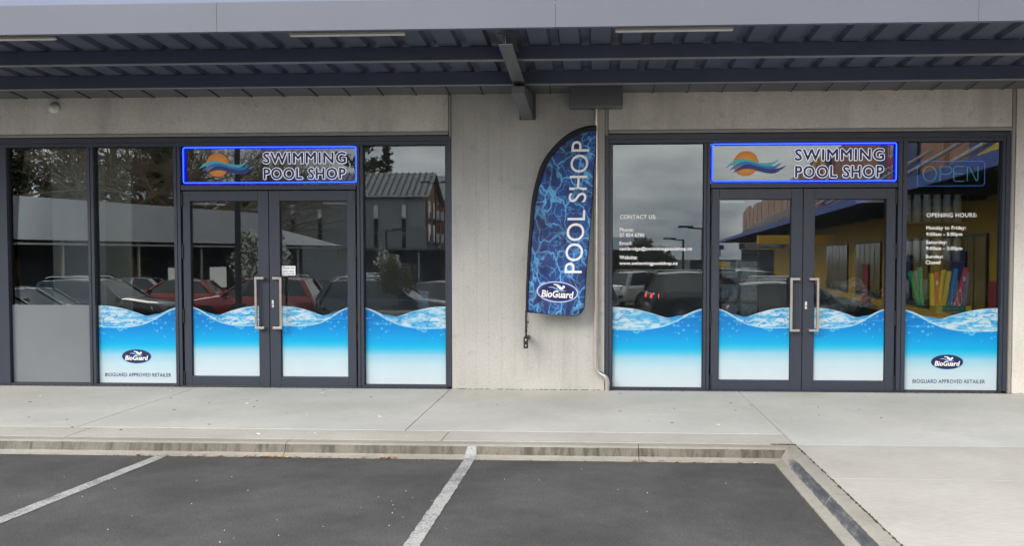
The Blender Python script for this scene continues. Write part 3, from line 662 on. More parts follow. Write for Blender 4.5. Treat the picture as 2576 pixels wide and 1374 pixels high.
def glass_pane(x0, x1, z0, z1, parent, y=10.50, name='glass_pane'):
    b = MB(); b.box(x0, x1, y, y+.006, z0, z1, M_glass); o = b.obj(name); return par2(o, parent)

def shopfront(xl, xr, panes, door, name_label, side):
    sf = empty('shopfront', ((xl+xr)/2, 10.5, 0), name_label, 'shopfront')
    FY0, FY1 = 10.440, 10.560
    def fb(name, x0, x1, z0, z1, y0=FY0, y1=FY1, m=M_frame, bev=.002): return par2(box(name, x0, x1, y0, y1, z0, z1, m, bevel=bev), sf)
    # outer frame: jambs, head and sill
    fb('jamb', xl, xl+.045, .02, 2.975, FY0-.012, FY1+.01); fb('jamb', xr-.045, xr, .02, 2.975, FY0-.012, FY1+.01)
    fb('head', xl+.046, xr-.046, 2.915, 2.975, FY0-.012, FY1+.01); fb('sill', xl+.046, xr-.046, .0, .012, FY0+.004, FY1+.01)
    fb('head_shadow_gap', xl, xr, 2.976, 2.984, 10.46, 10.6, M_gasket, 0)
    edges = sorted([xl+.046]+[p[0] for p in panes]+[p[1] for p in panes]+[door[0], door[1]]+[xr-.046])
    # head transom bar above panes
    fb('head_rail', xl+.047, xr-.047, 2.872, 2.914)
    # mullions as pairs with a dark groove between
    bays = sorted([(p[0], p[1]) for p in panes]+[(door[0]-.01, door[1]+.01)])
    prev = xl+.047
    for (a, c) in bays+[(xr-.047, None)]:
        if a-prev > .012:
            if a-prev > .055 and prev > xl+.06 and c is not None:
                md = (a+prev)/2; fb('mullion', prev, md-.004, .013, 2.871); fb('mullion', md+.004, a, .013, 2.871); fb('mullion_gap', md-.0038, md+.0038, .013, 2.871, FY0+.014, FY1-.01, M_gasket, 0)
            else: fb('mullion', prev, a, .013, 2.871)
        if c: prev = c
    for (a, c, z0) in panes:
        g = glass_pane(a-.004, c+.004, z0-.004, 2.874, sf); pan.append((g, a, c, z0))
        fb('bottom_rail', a, c, .013, z0-.0, FY0+.004, FY1-.004)
        b = MB(); t = .007; y0, y1 = 10.478, 10.4995
        b.box(a, a+t, y0, y1, z0, 2.871, M_gasket); b.box(c-t, c, y0, y1, z0, 2.871, M_gasket); b.box(a+t, c-t, y0, y1, z0, z0+t, M_gasket); b.box(a+t, c-t, y0, y1, 2.864, 2.871, M_gasket)
        par2(b.obj('glazing_bead'), sf)
    # sign transom: rails and its glass
    dx0, dx1 = door
    fb('transom', dx0, dx1, 2.352, 2.408, FY0-.004); g = glass_pane(dx0+.0, dx1-.0, 2.400, 2.874, sf); 
    # hung double doors
    mid = (dx0+dx1)/2
    for s, (a, c) in (('l', (dx0+.012, mid-.004)), ('r', (mid+.004, dx1-.012))):
        d = empty('door', ((a+c)/2, 10.47, .01)); d.parent = sf; d.location = Vector(d.location)-Vector(sf.location)
        DY0, DY1 = 10.452, 10.505; Z0, Z1 = .012, 2.340
        st = .108 if True else 0
        ga, gc = (a+.088, c-.128) if s == 'l' else (a+.128, c-.100)
        gz0, gz1 = .122, 2.222
        def db(name, *q, m=M_frame, bev=.0025): return par2(box(name, *q, m, bevel=bev), d)
        db('stile', a, ga, DY0, DY1, Z0, Z1); db('stile', gc, c, DY0, DY1, Z0, Z1)
        db('rail', ga+.0008, gc-.0008, DY0, DY1, gz1, Z1); db('rail', ga+.0008, gc-.0008, DY0, DY1, Z0, gz0)
        gg = glass_pane(ga-.004, gc+.004, gz0-.004, gz1+.004, d, 10.488)
        b = MB(); t = .006; b.box(ga, ga+t, 10.47, 10.4875, gz0, gz1, M_gasket); b.box(gc-t, gc, 10.47, 10.4875, gz0, gz1, M_gasket); b.box(ga+t, gc-t, 10.47, 10.4875, gz1-t, gz1, M_gasket); par2(b.obj('glazing_bead'), d)
        wave_decal(ga+.008, gc-.008, gz0+.003, .968, 10.485, s == 'l', d, 3 if s == 'l' else 4)
        # pull handle: square bar cranked off the stile
        b = MB(); sx = 1 if s == 'r' else -1; xa = (mid-.055 if s == 'l' else mid+.075); xbar = xa+sx*.085; w = .013
        for zc in (1.302, .710):
            b.box(min(xa-sx*w, xbar+sx*w), max(xa-sx*w, xbar+sx*w), 10.375, 10.401, zc-w, zc+w, M_steel); b.box(xa-w, xa+w, 10.402, 10.4515, zc-w, zc+w, M_steel)
        b.box(xbar-w, xbar+w, 10.374, 10.402, .710+w, 1.302-w, M_steel); par2(b.obj('pull_handle', None, .002), d)
        hx = a if s == 'l' else c
        for zc in (2.24, 1.62, .85, .10):
            b = MB(); b.tube([(hx+(-.004 if s == 'l' else .004), 10.444, zc-.085), (hx+(-.004 if s == 'l' else .004), 10.444, zc+.085)], .010, M_black, 10); par2(b.obj('hinge'), d)
        if s == 'r':
            b = MB(); b.box(mid+.030, mid+.052, 10.4465, 10.4515, .955, 1.04, M_white); b.box(mid+.037, mid+.045, 10.4440, 10.4462, .975, 1.00, M_black); par2(b.obj('lock', None, .003), d)
        cx0, cx1 = (ga+.004, ga+.30) if s == 'l' else (gc-.32, gc-.004)
        b = MB(); b.box(cx0, cx1, 10.535, 10.60, gz1-.038, gz1-.004, M_white); par2(b.obj('door_closer', None, .004), d)
        DO[(side, s)] = (d, ga, gc)
    fb('door_gap', mid-.0035, mid+.0035, .013, 2.34, 10.47, 10.50, M_gasket, 0)
    fb('threshold', dx0, dx1, .0, .010, FY0-.02, FY1)
    return sf
pan = []; DO = {}
SFL = shopfront(-7.33, -1.70, [(-7.10, -6.10, .022), (-6.022, -5.036, .022), (-2.748, -1.772, .032)], (-4.945, -2.832), 'left dark framed shopfront with plain frosted pane and double doors', 'L')
SFR = shopfront(.10, 4.675, [(.184, 1.24, .022), (3.538, 4.60, .014)], (1.318, 3.430), 'right dark framed shopfront with contact details and opening hours lettering', 'R')
# extra dark liner at the left and right jambs
P1, P2, P4, P5, P6 = pan
wave_decal(P2[1]+.008, P2[2]-.008, P2[3]+.004, .968, 10.497, False, P2[0], 1)
wave_decal(P4[1]+.008, P4[2]-.008, P4[3]+.004, .968, 10.497, True, P4[0], 2)
wave_decal(P5[1]+.004, P5[2]-.012, P5[3]+.004, .968, 10.497, False, P5[0], 5)
wave_decal(P6[1]+.008, P6[2]-.008, P6[3]+.004, .968, 10.497, True, P6[0], 6)
# frosted lower film on the plain pane
b = MB(); b.box(P1[1]+.006, P1[2]-.006, 10.4965, 10.4985, .03, .972, mat('frosted_film', (.185, .20, .215), .32, noise=(1.5, .06), spec=.6)); par2(b.obj('frosted_film'), P1[0])
for pn, cx_, cz_, tx0, tx1, tz in ((P2, -5.551, .351, -5.945, -5.127, .105), (P6, 4.034, .345, 3.648, 4.462, .098)):
    b = badge(cx_, cz_, .365, .172, 10.4955, False); par2(b.obj('badge'), pn[0])
    text_block([('BIOGUARD APPROVED RETAILER', tx0, tx1, tz, tz+.044)], 10.495, 'lettering', pn[0], .012, M_navy)
L = [('CONTACT US:', .275, .694, 2.000, 2.046), ('Phone:', .272, .432, 1.852, 1.895), ('07 854 6780', .272, .557, 1.791, 1.832), ('Email:', .271, .415, 1.697, 1.735), ('cambridge@swimmingpoolshop.nz', .271, 1.112, 1.622, 1.672), ('Website:', .271, .476, 1.529, 1.572), ('www.swimmingpoolshop.nz', .271, .946, 1.452, 1.500)]
text_block(L, 10.498, 'lettering', P5[0], .034)
L = [('OPENING HOURS:', 3.780, 4.340, 2.012, 2.058), ('Monday to Friday:', 3.780, 4.218, 1.857, 1.910), ('9:00am - 5:00pm', 3.779, 4.182, 1.786, 1.836), ('Saturday:', 3.779, 4.009, 1.694, 1.744), ('9:00am - 3:00pm', 3.779, 4.184, 1.624, 1.674), ('Sunday:', 3.778, 3.970, 1.532, 1.578), ('Closed', 3.778, 3.940, 1.473, 1.514)]
text_block(L, 10.498, 'lettering', P6[0], .034)

# door notice
nt_ = empty('paper_notice', (-3.665, 10.49, 1.39), 'white paper notice on the door glass reading please use other door', 'notice')
b = MB(); b.box(-3.747, -3.582, 10.4905-.006, 10.4875-.0008, 1.335, 1.448, M_wtext); par(b.obj('sheet'), nt_)
for tx, za, zb_ in (('Please use', 1.412, 1.438), ('other door', 1.373, 1.399)): b = MB(); put_text(b, tx, -3.733, -3.597, za, zb_, 10.4835, M_greytext, .0); par(b.obj('lettering'), nt_)
b = MB(); flat(b, [(-3.735, 1.352), (-3.612, 1.352), (-3.612, 1.347), (-3.595, 1.355), (-3.612, 1.363), (-3.612, 1.358), (-3.735, 1.358)], 10.4835, M_greytext); par(b.obj('arrow'), nt_)

# lit blue border signs over both doors
def neon_mat(name, c, s): 
    m = mat(name, (.02, .02, .05), .3, emit=(c, s)); return m
M_neon = neon_mat('blue_neon_glow', (.0, .012, 1.0), 1.0); M_neonc = neon_mat('blue_neon_core', (.05, .20, 1.0), .8)
def transom_sign(x0, x1, z0, z1, lx0, lx1, zt0, zt1, zb0, zb1, scx, scz, sr, label):
    t = empty('shop_sign', ((x0+x1)/2, 10.45, (z0+z1)/2), label, 'sign', 'lit shop signs over the double doors')
    def rr(r, yy, rc, m, name):
        pts = []; i = .014; c_ = .02
        for (cx_, cz_, a0) in ((x1-i-c_, z1-i-c_, 0), (x0+i+c_, z1-i-c_, 90), (x0+i+c_, z0+i+c_, 180), (x1-i-c_, z0+i+c_, 270)):
            for k in range(4):
                a = R_(a0+30*k); pts.append((cx_+c_*math.cos(a), yy, cz_+c_*math.sin(a)))
        pts.append(pts[0]); b = MB(); b.tube(pts, r, m, 8, caps=False); par(b.obj(name), t)
    rr(.0115, 10.470, .02, M_neon, 'neon_border'); rr(.0045, 10.458, .02, M_neonc, 'neon_core')
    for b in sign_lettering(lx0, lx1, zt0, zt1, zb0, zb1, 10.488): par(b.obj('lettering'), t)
    b = sun_logo(scx, scz, sr, 10.488); par(b.obj('sun_logo'), t)
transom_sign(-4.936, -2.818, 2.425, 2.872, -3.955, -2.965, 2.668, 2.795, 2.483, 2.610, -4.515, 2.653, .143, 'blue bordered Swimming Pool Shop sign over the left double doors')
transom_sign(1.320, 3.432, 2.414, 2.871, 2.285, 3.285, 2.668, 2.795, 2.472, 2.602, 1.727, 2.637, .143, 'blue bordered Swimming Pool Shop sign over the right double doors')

# threshold drains in front of both shopfronts: slotted dark channel
for x0, x1, lab in ((-7.3, -1.70, 'dark slotted channel drain along the foot of the left shopfront'), (.17, 4.67, 'dark slotted channel drain along the foot of the right shopfront')):
    t = empty('channel_drain', ((x0+x1)/2, 10.42, 0), lab, 'drain', 'channel drains at the shop thresholds')
    b = MB(); b.box(x0, x1, 10.385, 10.4395, -.02, .0035, M_gasket); par(b.obj('channel'), t)
    b = MB(); xx = x0+.01
    while xx < x1-.08:
        b.box(xx, xx+.062, 10.388, 10.437, .0036, .0085, M_frame); xx += .078
    o = b.obj('grate'); par(o, t); o['kind'] = 'stuff'

# ================================================================== FEATHER FLAG
ff = empty('feather_flag', (-.806, 10.2, .5), 'blue water patterned feather flag with white POOL SHOP lettering on the pier', 'flag')
YF = 10.15
Lc = [(-.790, .923), (-.798, .925)]
OUT = [(-.805, .923), (-.799, 1.224), (-.780, 1.585), (-.756, 1.969), (-.732, 2.209), (-.683, 2.436), (-.622, 2.603), (-.525, 2.757), (-.384, 2.899), (-.240, 2.990), (-.098, 3.036), (0.0, 3.045)]
def resample(P, n):
    P = [Vector((p[0], 0, p[1])) for p in P]
    # catmull-rom then uniform arc length
    D = []
    for i in range(len(P)-1):
        p0, p1, p2, p3 = P[max(i-1, 0)], P[i], P[i+1], P[min(i+2, len(P)-1)]
        for k in range(12):
            t = k/12; D.append(.5*((2*p1)+(p2-p0)*t+(2*p0-5*p1+4*p2-p3)*t*t+(3*p1-p0-3*p2+p3)*t**3))
    D.append(P[-1]); s = [0]
    for i in range(1, len(D)): s.append(s[-1]+(D[i]-D[i-1]).length)
    return [Vector((interp(s[-1]*j/(n-1), list(zip(s, [d.x for d in D]))), 0, interp(s[-1]*j/(n-1), list(zip(s, [d.z for d in D]))))) for j in range(n)]
NF = 90
out = resample(OUT, NF)
inn = []
for i, p in enumerate(out):
    d = (out[min(i+1, NF-1)]-out[max(i-1, 0)]).normalized(); nrm = Vector((d.z, 0, -d.x)); w = interp(i/(NF-1), [(0, .030), (.3, .042), (.6, .058), (.85, .062), (1, .062)]); inn.append(p+nrm*w)
RGT = [(-.30, .886), (-.235, .888), (-.180, .912), (-.146, .960), (-.132, 1.03), (-.105, 1.465), (-.058, 2.016), (-.026, 2.54), (-.008, 2.80), (-.004, inn[-1].z)]
rgt = resample(RGT, NF)
def bow(x_, z_): return YF + .014*math.sin(z_*4.3+x_*3)+.008*math.sin(z_*11+x_*9)-.01*math.sin((x_+.8)*4)+.006*math.sin(z_*26-x_*30)*max(0, 1-(x_+.8)/.45)
def flag_mat():
    m = bpy.data.materials.new('pool_water_fabric'); m.use_nodes = True; N = m.node_tree.nodes; L_ = m.node_tree.links; b = N['Principled BSDF']; b.inputs['Roughness'].default_value = .6
    g = N.new('ShaderNodeNewGeometry'); mpp = N.new('ShaderNodeMapping'); mpp.inputs['Scale'].default_value = (1, 0, .75); L_.new(g.outputs['Position'], mpp.inputs[0])
    ns = N.new('ShaderNodeTexNoise'); ns.inputs['Scale'].default_value = 5.5; ns.inputs['Detail'].default_value = 3; L_.new(mpp.outputs[0], ns.inputs[0])
    mx = N.new('ShaderNodeMixRGB'); mx.blend_type = 'LINEAR_LIGHT'; mx.inputs[0].default_value = .14; L_.new(mpp.outputs[0], mx.inputs[1]); L_.new(ns.outputs['Color'], mx.inputs[2])
    acc = None
    for sc, w, amt, seed in ((4.6, .045, .95, 0), (8.5, .045, .45, 3.3)):
        m2 = N.new('ShaderNodeMapping'); m2.inputs['Location'].default_value = (seed, 0, seed); L_.new(mx.outputs[0], m2.inputs[0])
        v = N.new('ShaderNodeTexVoronoi'); v.feature = 'DISTANCE_TO_EDGE'; v.inputs['Scale'].default_value = sc; L_.new(m2.outputs[0], v.inputs[0])
        r = N.new('ShaderNodeMapRange'); r.interpolation_type = 'SMOOTHERSTEP'; r.inputs[1].default_value = 0; r.inputs[2].default_value = w*1.5; r.inputs[3].default_value = amt; r.inputs[4].default_value = 0; L_.new(v.outputs['Distance'], r.inputs[0])
        if acc is None: acc = r
        else:
            a = N.new('ShaderNodeMath'); a.operation = 'MAXIMUM'; L_.new(acc.outputs[0], a.inputs[0]); L_.new(r.outputs[0], a.inputs[1]); acc = a
    br = N.new('ShaderNodeTexNoise'); br.inputs['Scale'].default_value = 4; br.inputs['Detail'].default_value = 5; L_.new(mpp.outputs[0], br.inputs[0])
    # broken, uneven line strength and patches of mid blue
    mm = N.new('ShaderNodeMapRange'); mm.inputs[1].default_value = .35; mm.inputs[2].default_value = .62; mm.inputs[3].default_value = .25; mm.inputs[4].default_value = 1; L_.new(br.outputs['Fac'], mm.inputs[0])
    mu = N.new('ShaderNodeMath'); mu.operation = 'MULTIPLY'; L_.new(acc.outputs[0], mu.inputs[0]); L_.new(mm.outputs[0], mu.inputs[1])
    base = N.new('ShaderNodeValToRGB'); e = base.color_ramp.elements; e[0].position = .38; e[0].color = s2l(18, 32, 84); e[1].position = .72; e[1].color = s2l(30, 84, 165); L_.new(br.outputs['Fac'], base.inputs[0])
    fin = N.new('ShaderNodeMixRGB'); L_.new(mu.outputs[0], fin.inputs[0]); L_.new(base.outputs[0], fin.inputs[1]); fin.inputs[2].default_value = s2l(105, 185, 235)
    L_.new(fin.outputs[0], b.inputs['Base Color']); return m
b = MB(); nc = 26; vs_ = []
for i in range(NF):
    for j in range(nc+1):
        p = inn[i].lerp(rgt[i], j/nc); vs_.append((p.x, bow(p.x, p.z), p.z))
b.add(vs_, [(i*(nc+1)+j, i*(nc+1)+j+1, (i+1)*(nc+1)+j+1, (i+1)*(nc+1)+j) for i in range(NF-1) for j in range(nc)], flag_mat(), True)
o = b.obj('banner'); par(o, ff); sm_ = o.modifiers.new('thick', 'SOLIDIFY'); sm_.thickness = .001; sm_.offset = 1
b = MB(); vs_ = []
for i in range(NF):
    for j, (t, dy) in enumerate(((0, 0), (.3, -.016), (.7, -.014), (1.02, 0), (.7, .014), (.3, .016))):
        p = out[i].lerp(inn[i], t); vs_.append((p.x, bow(p.x, p.z)+dy, p.z))
b.add(vs_, [(i*6+j, i*6+(j+1) % 6, (i+1)*6+(j+1) % 6, (i+1)*6+j) for i in range(NF-1) for j in range(6)], M_fabricblack, True)
b.add(vs_[-6:], [tuple(range(6))], M_fabricblack); b.add(vs_[:6], [tuple(range(5, -1, -1))], M_fabricblack); par(b.obj('sleeve'), ff)
b = MB(); edge = [Vector((p.x, bow(p.x, p.z), p.z)) for p in ([inn[0]]+rgt)]; b.tube(edge, .0045, M_fabricblack, 6); par(b.obj('hem'), ff)
b = MB(); b.tube([(-.798, 10.15, .95), (-.800, 10.155, .64)], .011, M_black, 10); b.tube([(-.799, 10.153, .705), (-.799, 10.153, .72)], .017, M_black, 10); par(b.obj('pole'), ff)
b = MB(); b.tube([(-.785, 10.14, .93), (-.775, 10.135, .86), (-.778, 10.14, .80), (-.790, 10.145, .72)], .0025, M_black, 6); b.tube([(-.776, 10.137, .80), (-.776, 10.137, .825)], .009, M_black, 8); par(b.obj('cord'), ff)
b = MB(); b.box(-.823, -.775, 10.13, 10.398, .60, .64, M_black); b.box(-.825, -.773, 10.118, 10.130, .513, .642, M_black)
for z_ in (.61, .545): b.lathe([(.0, .006), (.009, .004), (.010, 0)], M_steel, 12, Matrix.Translation((-.799, 10.1175, z_)) @ Matrix.Rotation(R_(90), 4, 'X'))
par(b.obj('wall_bracket', None, .0015), ff)
# POOL SHOP reads upwards, following the banner's slight lean
b = MB()
vsT, fsT = text_geo('POOL SHOP', 0, 4)
mnx, mxx = min(v.x for v in vsT), max(v.x for v in vsT); mny, mxy = min(v.y for v in vsT), max(v.y for v in vsT)
vv = []
for v in vsT:
    u = (v.x-mnx)/(mxx-mnx); w = (v.y-mny)/(mxy-mny)
    zc = lerp(1.372, 2.862, u); right = lerp(-.163, -.077, u); left = lerp(-.362, -.280, u)
    x_ = lerp(right, left, w); vv.append((x_, bow(x_, zc)-.0035, zc))
b.add(vv, fsT, M_wtext); par(b.obj('lettering'), ff)
b = badge(-.441, 1.157, .47, .24, 0, True, fn=lambda p: Vector((p.x, bow(p.x, p.z)-.006+p.y, p.z-.05*(p.x+.44)))); par(b.obj('badge'), ff)

# ================================================================== SHOP INTERIORS
M_iw = mat('interior_wall', (.42, .43, .46), .8, noise=(1.5, .1)); M_if = mat('interior_floor', (.25, .25, .25), .4, noise=(2, .1)); M_ic = mat('interior_ceiling', (.45, .45, .46), .8)
for x0, x1 in ((-9.5, -1.2), (-.9, 6.2)):
    tag(box('shop_floor', x0, x1, 10.58, 16.5, -.05, -.002, M_if), kind='structure')
    tag(box('shop_ceiling', x0, x1, 10.63, 16.5, 3.06, 3.12, M_ic), kind='structure')
    tag(box('back_wall', x0, x1, 16.5, 16.6, -.05, 3.12, M_iw), kind='structure')
    tag(box('side_wall', x0-.1, x0, 10.63, 16.5, -.05, 3.12, M_iw), kind='structure'); tag(box('side_wall', x1, x1+.1, 10.63, 16.5, -.05, 3.12, M_iw), kind='structure')
tag(box('roof_deck', -12.6, 6.4, 10.62, 18, 3.5, 3.9, M_ic), kind='structure')
# beige display board standing just inside the second left pane
t = empty('display_board', (-5.87, 10.9, 0), 'tall beige display board standing inside the left shop window', 'board')
b = MB(); b.box(-6.115, -5.78, 10.86, 10.90, .03, 2.98, mat('beige_board', (.30, .285, .235), .7, noise=(2, .05))); par(b.obj('panel'), t)
b = MB(); b.box(-6.05, -5.85, 10.78, 10.98, 0, .03, M_frame); par(b.obj('foot'), t)
t = empty('display_board', (-6.60, 11.2, 0), 'wide grey display board inside the plain left pane', 'board')
b = MB(); b.box(-7.00, -6.19, 11.18, 11.22, .03, 2.98, mat('grey_board', (.42, .40, .40), .7, noise=(2, .05))); par(b.obj('panel'), t)
b = MB(); b.box(-6.8, -6.4, 11.08, 11.32, 0, .03, M_frame); par(b.obj('foot'), t)
# sheet of paper taped inside the narrow left-shop pane
t = empty('paper_sheet', (-2.05, 10.56, 1.05), 'pale grey paper sheet taped inside the glass right of the left doors', 'paper')
b = MB(); b.box(-2.115, -1.985, 10.512, 10.514, .94, 1.15, mat('grey_paper', (.30, .32, .38), .8)); par(b.obj('sheet'), t)

# pool noodles in a carton behind the right-most pane
cart = empty('carton', (4.05, 10.7600, .70), 'printed green and yellow carton marked 100% NZ made holding the pool noodles', 'box')
M_card = mat('brown_card', s2l(200, 160, 95), .8); M_cgreen = mat('carton_green', s2l(30, 150, 95), .6); M_cdark = mat('carton_dark_green', s2l(20, 60, 50), .6); M_cyel = mat('carton_yellow', s2l(235, 200, 50), .6)
b = MB()
b.box(3.75, 4.37, 10.6700, 10.6780, .60, .985, M_card); b.box(3.75, 4.37, 10.8700, 10.8780, .60, .985, M_card); b.box(3.75, 3.758, 10.6790, 10.8690, .60, .985, M_card); b.box(4.362, 4.37, 10.6790, 10.8690, .60, .985, M_card)
b.box(3.75, 4.37, 10.6650, 10.8800, .58, .60, M_card); par(b.obj('walls'), cart)
b = MB(); b.box(3.752, 3.97, 10.6660, 10.6695, .90, .985, M_cdark); b.box(3.971, 4.24, 10.6660, 10.6695, .92, .985, M_cgreen); b.box(4.241, 4.30, 10.6660, 10.6695, .90, .985, M_cgreen); b.box(4.301, 4.368, 10.6660, 10.6695, .90, .985, M_cyel)
b.box(3.752, 4.24, 10.6660, 10.6695, .86, .898, M_cdark); par(b.obj('printed_band'), cart)
b = MB(); put_text(b, '100% NZ made', 4.082, 4.285, .868, .893, 10.6640, mat('yellow_print', s2l(225, 205, 120), .6), .008); put_text(b, '100% Recyclable', 4.0, 4.22, .938, .962, 10.6640, M_cyel, .004); par(b.obj('lettering'), cart)
t = empty('display_plinth', (4.05, 10.7600, 0), 'dark plinth standing under the noodle carton', 'plinth')
b = MB(); b.box(3.70, 4.45, 10.6100, 10.9300, .04, .575, M_iw); par(b.obj('body'), t); b = MB(); b.box(3.72, 4.43, 10.6300, 10.9100, 0, .04, M_black); par(b.obj('foot'), t)
NO = [((3.687, 1.384), (3.80, .98), (60, 200, 120), 'green', 'leaning left, leftmost in the carton'), ((3.828, 1.430), (3.85, .98), (95, 215, 130), 'green', 'upright, second from the left'), ((3.938, 1.359), (3.947, .98), (245, 220, 60), 'yellow', 'upright beside the tall green one'),
      ((4.027, 1.376), (4.005, .98), (235, 70, 80), 'red', 'short, left of the leaning yellow one'), ((4.147, 1.384), (4.073, .98), (248, 215, 65), 'yellow', 'leaning right in the middle of the carton'), ((4.252, 1.415), (4.172, .98), (50, 150, 225), 'blue', 'leaning right'),
      ((4.340, 1.430), (4.228, .98), (240, 80, 75), 'red', 'long, leaning over the blue one'), ((4.352, 1.372), (4.312, .98), (165, 150, 190), 'lilac', 'rightmost in the carton'), ((3.775, 1.39), (3.80, .98), (175, 175, 180), 'grey', 'behind the two green ones'), ((4.11, 1.40), (4.06, .98), (240, 225, 90), 'yellow', 'partly hidden behind the leaning yellow one')]
for i, (tp, bt, c, cn, where) in enumerate(NO):
    y0 = 10.7400+(.07 if i in (1, 3, 5, 8, 9) else 0)
    T = Vector((tp[0], y0+.03, tp[1])); B = Vector((bt[0], y0, bt[1])); d = (B-T).normalized(); B = T+d*((T.z-.62)/-d.z)
    B.x = min(max(B.x, 3.80), 4.325)
    q = empty('pool_noodle', B, '%s foam pool noodle %s' % (cn, where), 'pool noodle', 'pool noodles standing in the carton')
    m = mat('foam_'+cn+str(i), s2l(*c), .7, noise=(40, .05)); b = MB(); b.tube([B, B.lerp(T, .5)+Vector((0, .004, 0)), T], .031, m, 14, caps=False); par(b.obj('foam'), q)
    b = MB(); dn = (T-B).normalized(); b.tube([T-dn*.004, T], [.031, .029], m, 14, False); b.tube([T, T-dn*.03], [.029, .010], m, 14, False); b.tube([T-dn*.028, T-dn*.03], .011, M_black, 10); par(b.obj('end'), q)
    if cn == 'red': b = MB(); mid_ = T+(B-T)*.16; b.box(mid_.x-.013, mid_.x+.013, mid_.y-.034, mid_.y-.0315, mid_.z-.03, mid_.z+.022, M_wtext); par(b.obj('price_label'), q)
# shelves of white filter cartridges and bottles at the right
def shelf_unit(x0, x1, y0, y1, zs_, label):
    t = empty('shelf_unit', ((x0+x1)/2, (y0+y1)/2, 0), label, 'shelf')
    for x_ in (x0, x1-.02): b = MB(); b.box(x_, x_+.02, y0, y1, 0, zs_[-1]+.35, M_frame); par(b.obj('upright'), t)
    for z_ in zs_: b = MB(); b.box(x0+.021, x1-.021, y0, y1, z_-.02, z_, M_gut); par(b.obj('shelf'), t)
    return t
M_prod = mat('product_white', (.62, .62, .60), .4); M_lab = mat('product_label_blue', s2l(60, 110, 190), .5)
shelf_unit(3.95, 4.75, 11.75, 12.15, (.5, 1.0, 1.5, 2.0), 'metal shelf unit with white cartridges behind the right-most pane')
for z_, h, r, g in ((2.0, .36, .055, 'tall white filter cartridges on the top shelf'), (1.5, .30, .05, 'white canisters on the third shelf'), (1.0, .26, .048, 'white bottles on the second shelf')):
    proto = None
    for k in range(6):
        x_ = 4.02+k*.128; pos = (x_, 11.88, z_+.001)
        nm = 'filter_cartridge' if z_ > 1.9 else ('canister' if z_ > 1.3 else 'bottle')
        ord_ = ('leftmost', 'second from the left', 'third from the left', 'fourth from the left', 'fifth from the left', 'rightmost')[k]
        lab = '%s, %s' % ({'filter_cartridge': 'tall white filter cartridge on the top shelf', 'canister': 'white blue banded canister on the middle shelf', 'bottle': 'small white capped bottle on the lower shelf'}[nm], ord_)
        if proto is None:
            q = empty(nm, pos, lab, nm.replace('_', ' '), g)
            b = MB(); b.lathe([(.001, 0), (r, 0), (r, h*.82), (r*.9, h*.86), (.001, h*.86)], M_prod, 16); b.lathe([(r+.001, h*.25), (r+.001, h*.55)], M_lab if k % 2 else M_prod, 16); b.obj('body', q)
            b = MB(); b.lathe([(r*.8, h*.86), (r*.8, h), (.001, h)], M_prod, 14); b.obj('cap', q); proto = q
        else:
            q = proto.copy(); COL.objects.link(q); q.location = pos; q['label'] = lab
            for ch in proto.children: c_ = ch.copy(); COL.objects.link(c_); c_.parent = q
# heap of clear-bagged stock behind the right-hand door
M_bag = mat('clear_plastic_bag', (.30, .31, .33), .22, noise=(9, .35), bump=(14, .9), spec=.8)
bags = [(2.72, 11.0, .86, .16), (2.92, 11.02, .93, .15), (3.10, 11.0, 1.0, .14), (3.26, 11.05, 1.05, .12), (2.84, 11.25, 1.05, .14), (3.05, 11.3, 1.16, .14), (3.22, 11.3, 1.2, .12), (3.62, 11.1, .98, .10), (3.58, 11.25, 1.10, .09), (2.6, 11.15, .72, .13)]
t = empty('bench', (3.05, 11.15, 0), 'low dark display bench under the heap of bagged goods', 'bench')
b = MB(); b.box(2.4, 3.6, 10.85, 11.5, .66, .70, M_iw); par(b.obj('top'), t)
for x_ in (2.42, 3.54): 
    for y_ in (10.87, 11.44): b = MB(); b.box(x_, x_+.04, y_, y_+.04, 0, .66, M_black); par(b.obj('leg'), t)
where = ['lowest at the left front', 'at the front left of centre', 'at the front centre', 'at the front right', 'behind on the left', 'behind in the middle', 'behind on the right, topmost', 'below the green noodle', 'small, beside the carton', 'half hidden at the far left']
for (x_, y_, z_, r), w_ in zip(bags, where):
    bmm = bmesh.new(); bmesh.ops.create_icosphere(bmm, subdivisions=3, radius=r)
    from mathutils import noise as mnoise
    for v in bmm.verts:
        d = mnoise.noise(v.co*9+Vector((x_*7, y_, z_)))*.35+mnoise.noise(v.co*24+Vector((x_, 3, 1)))*.14; v.co *= 1+d; v.co.z *= .85
    me = bpy.data.meshes.new('plastic_bag'); bmm.to_mesh(me); bmm.free(); me.materials.append(M_bag)
    o = bpy.data.objects.new('plastic_bag', me); COL.objects.link(o); o.location = (x_, y_, z_); tag(o, 'crumpled clear plastic bag of stock in the heap, '+w_, 'bag', 'bagged stock behind the right door')
# wire brochure stand behind the left leaf of the right doors
t = empty('brochure_stand', (1.75, 11.0, 0), 'wire brochure stand with white leaflets behind the right shop doors', 'stand')
b = MB()
for x_ in (1.52, 1.98): b.tube([(x_, 11.05, 0), (x_, 11.05, 1.62)], .008, M_gut, 8)
b.tube([(1.52, 11.05, 1.62), (1.98, 11.05, 1.62)], .008, M_gut, 8); par(b.obj('frame'), t)
for z_ in (.78, 1.02, 1.30):
    for x_ in (1.53, 1.76):
        b = MB(); b.box(x_, x_+.19, 11.01, 11.03, z_, z_+.20, mat('leaflet_%d' % (z_*10), s2l(150, 160, 165), .7, noise=(25, .35))); par(b.obj('leaflet'), t)
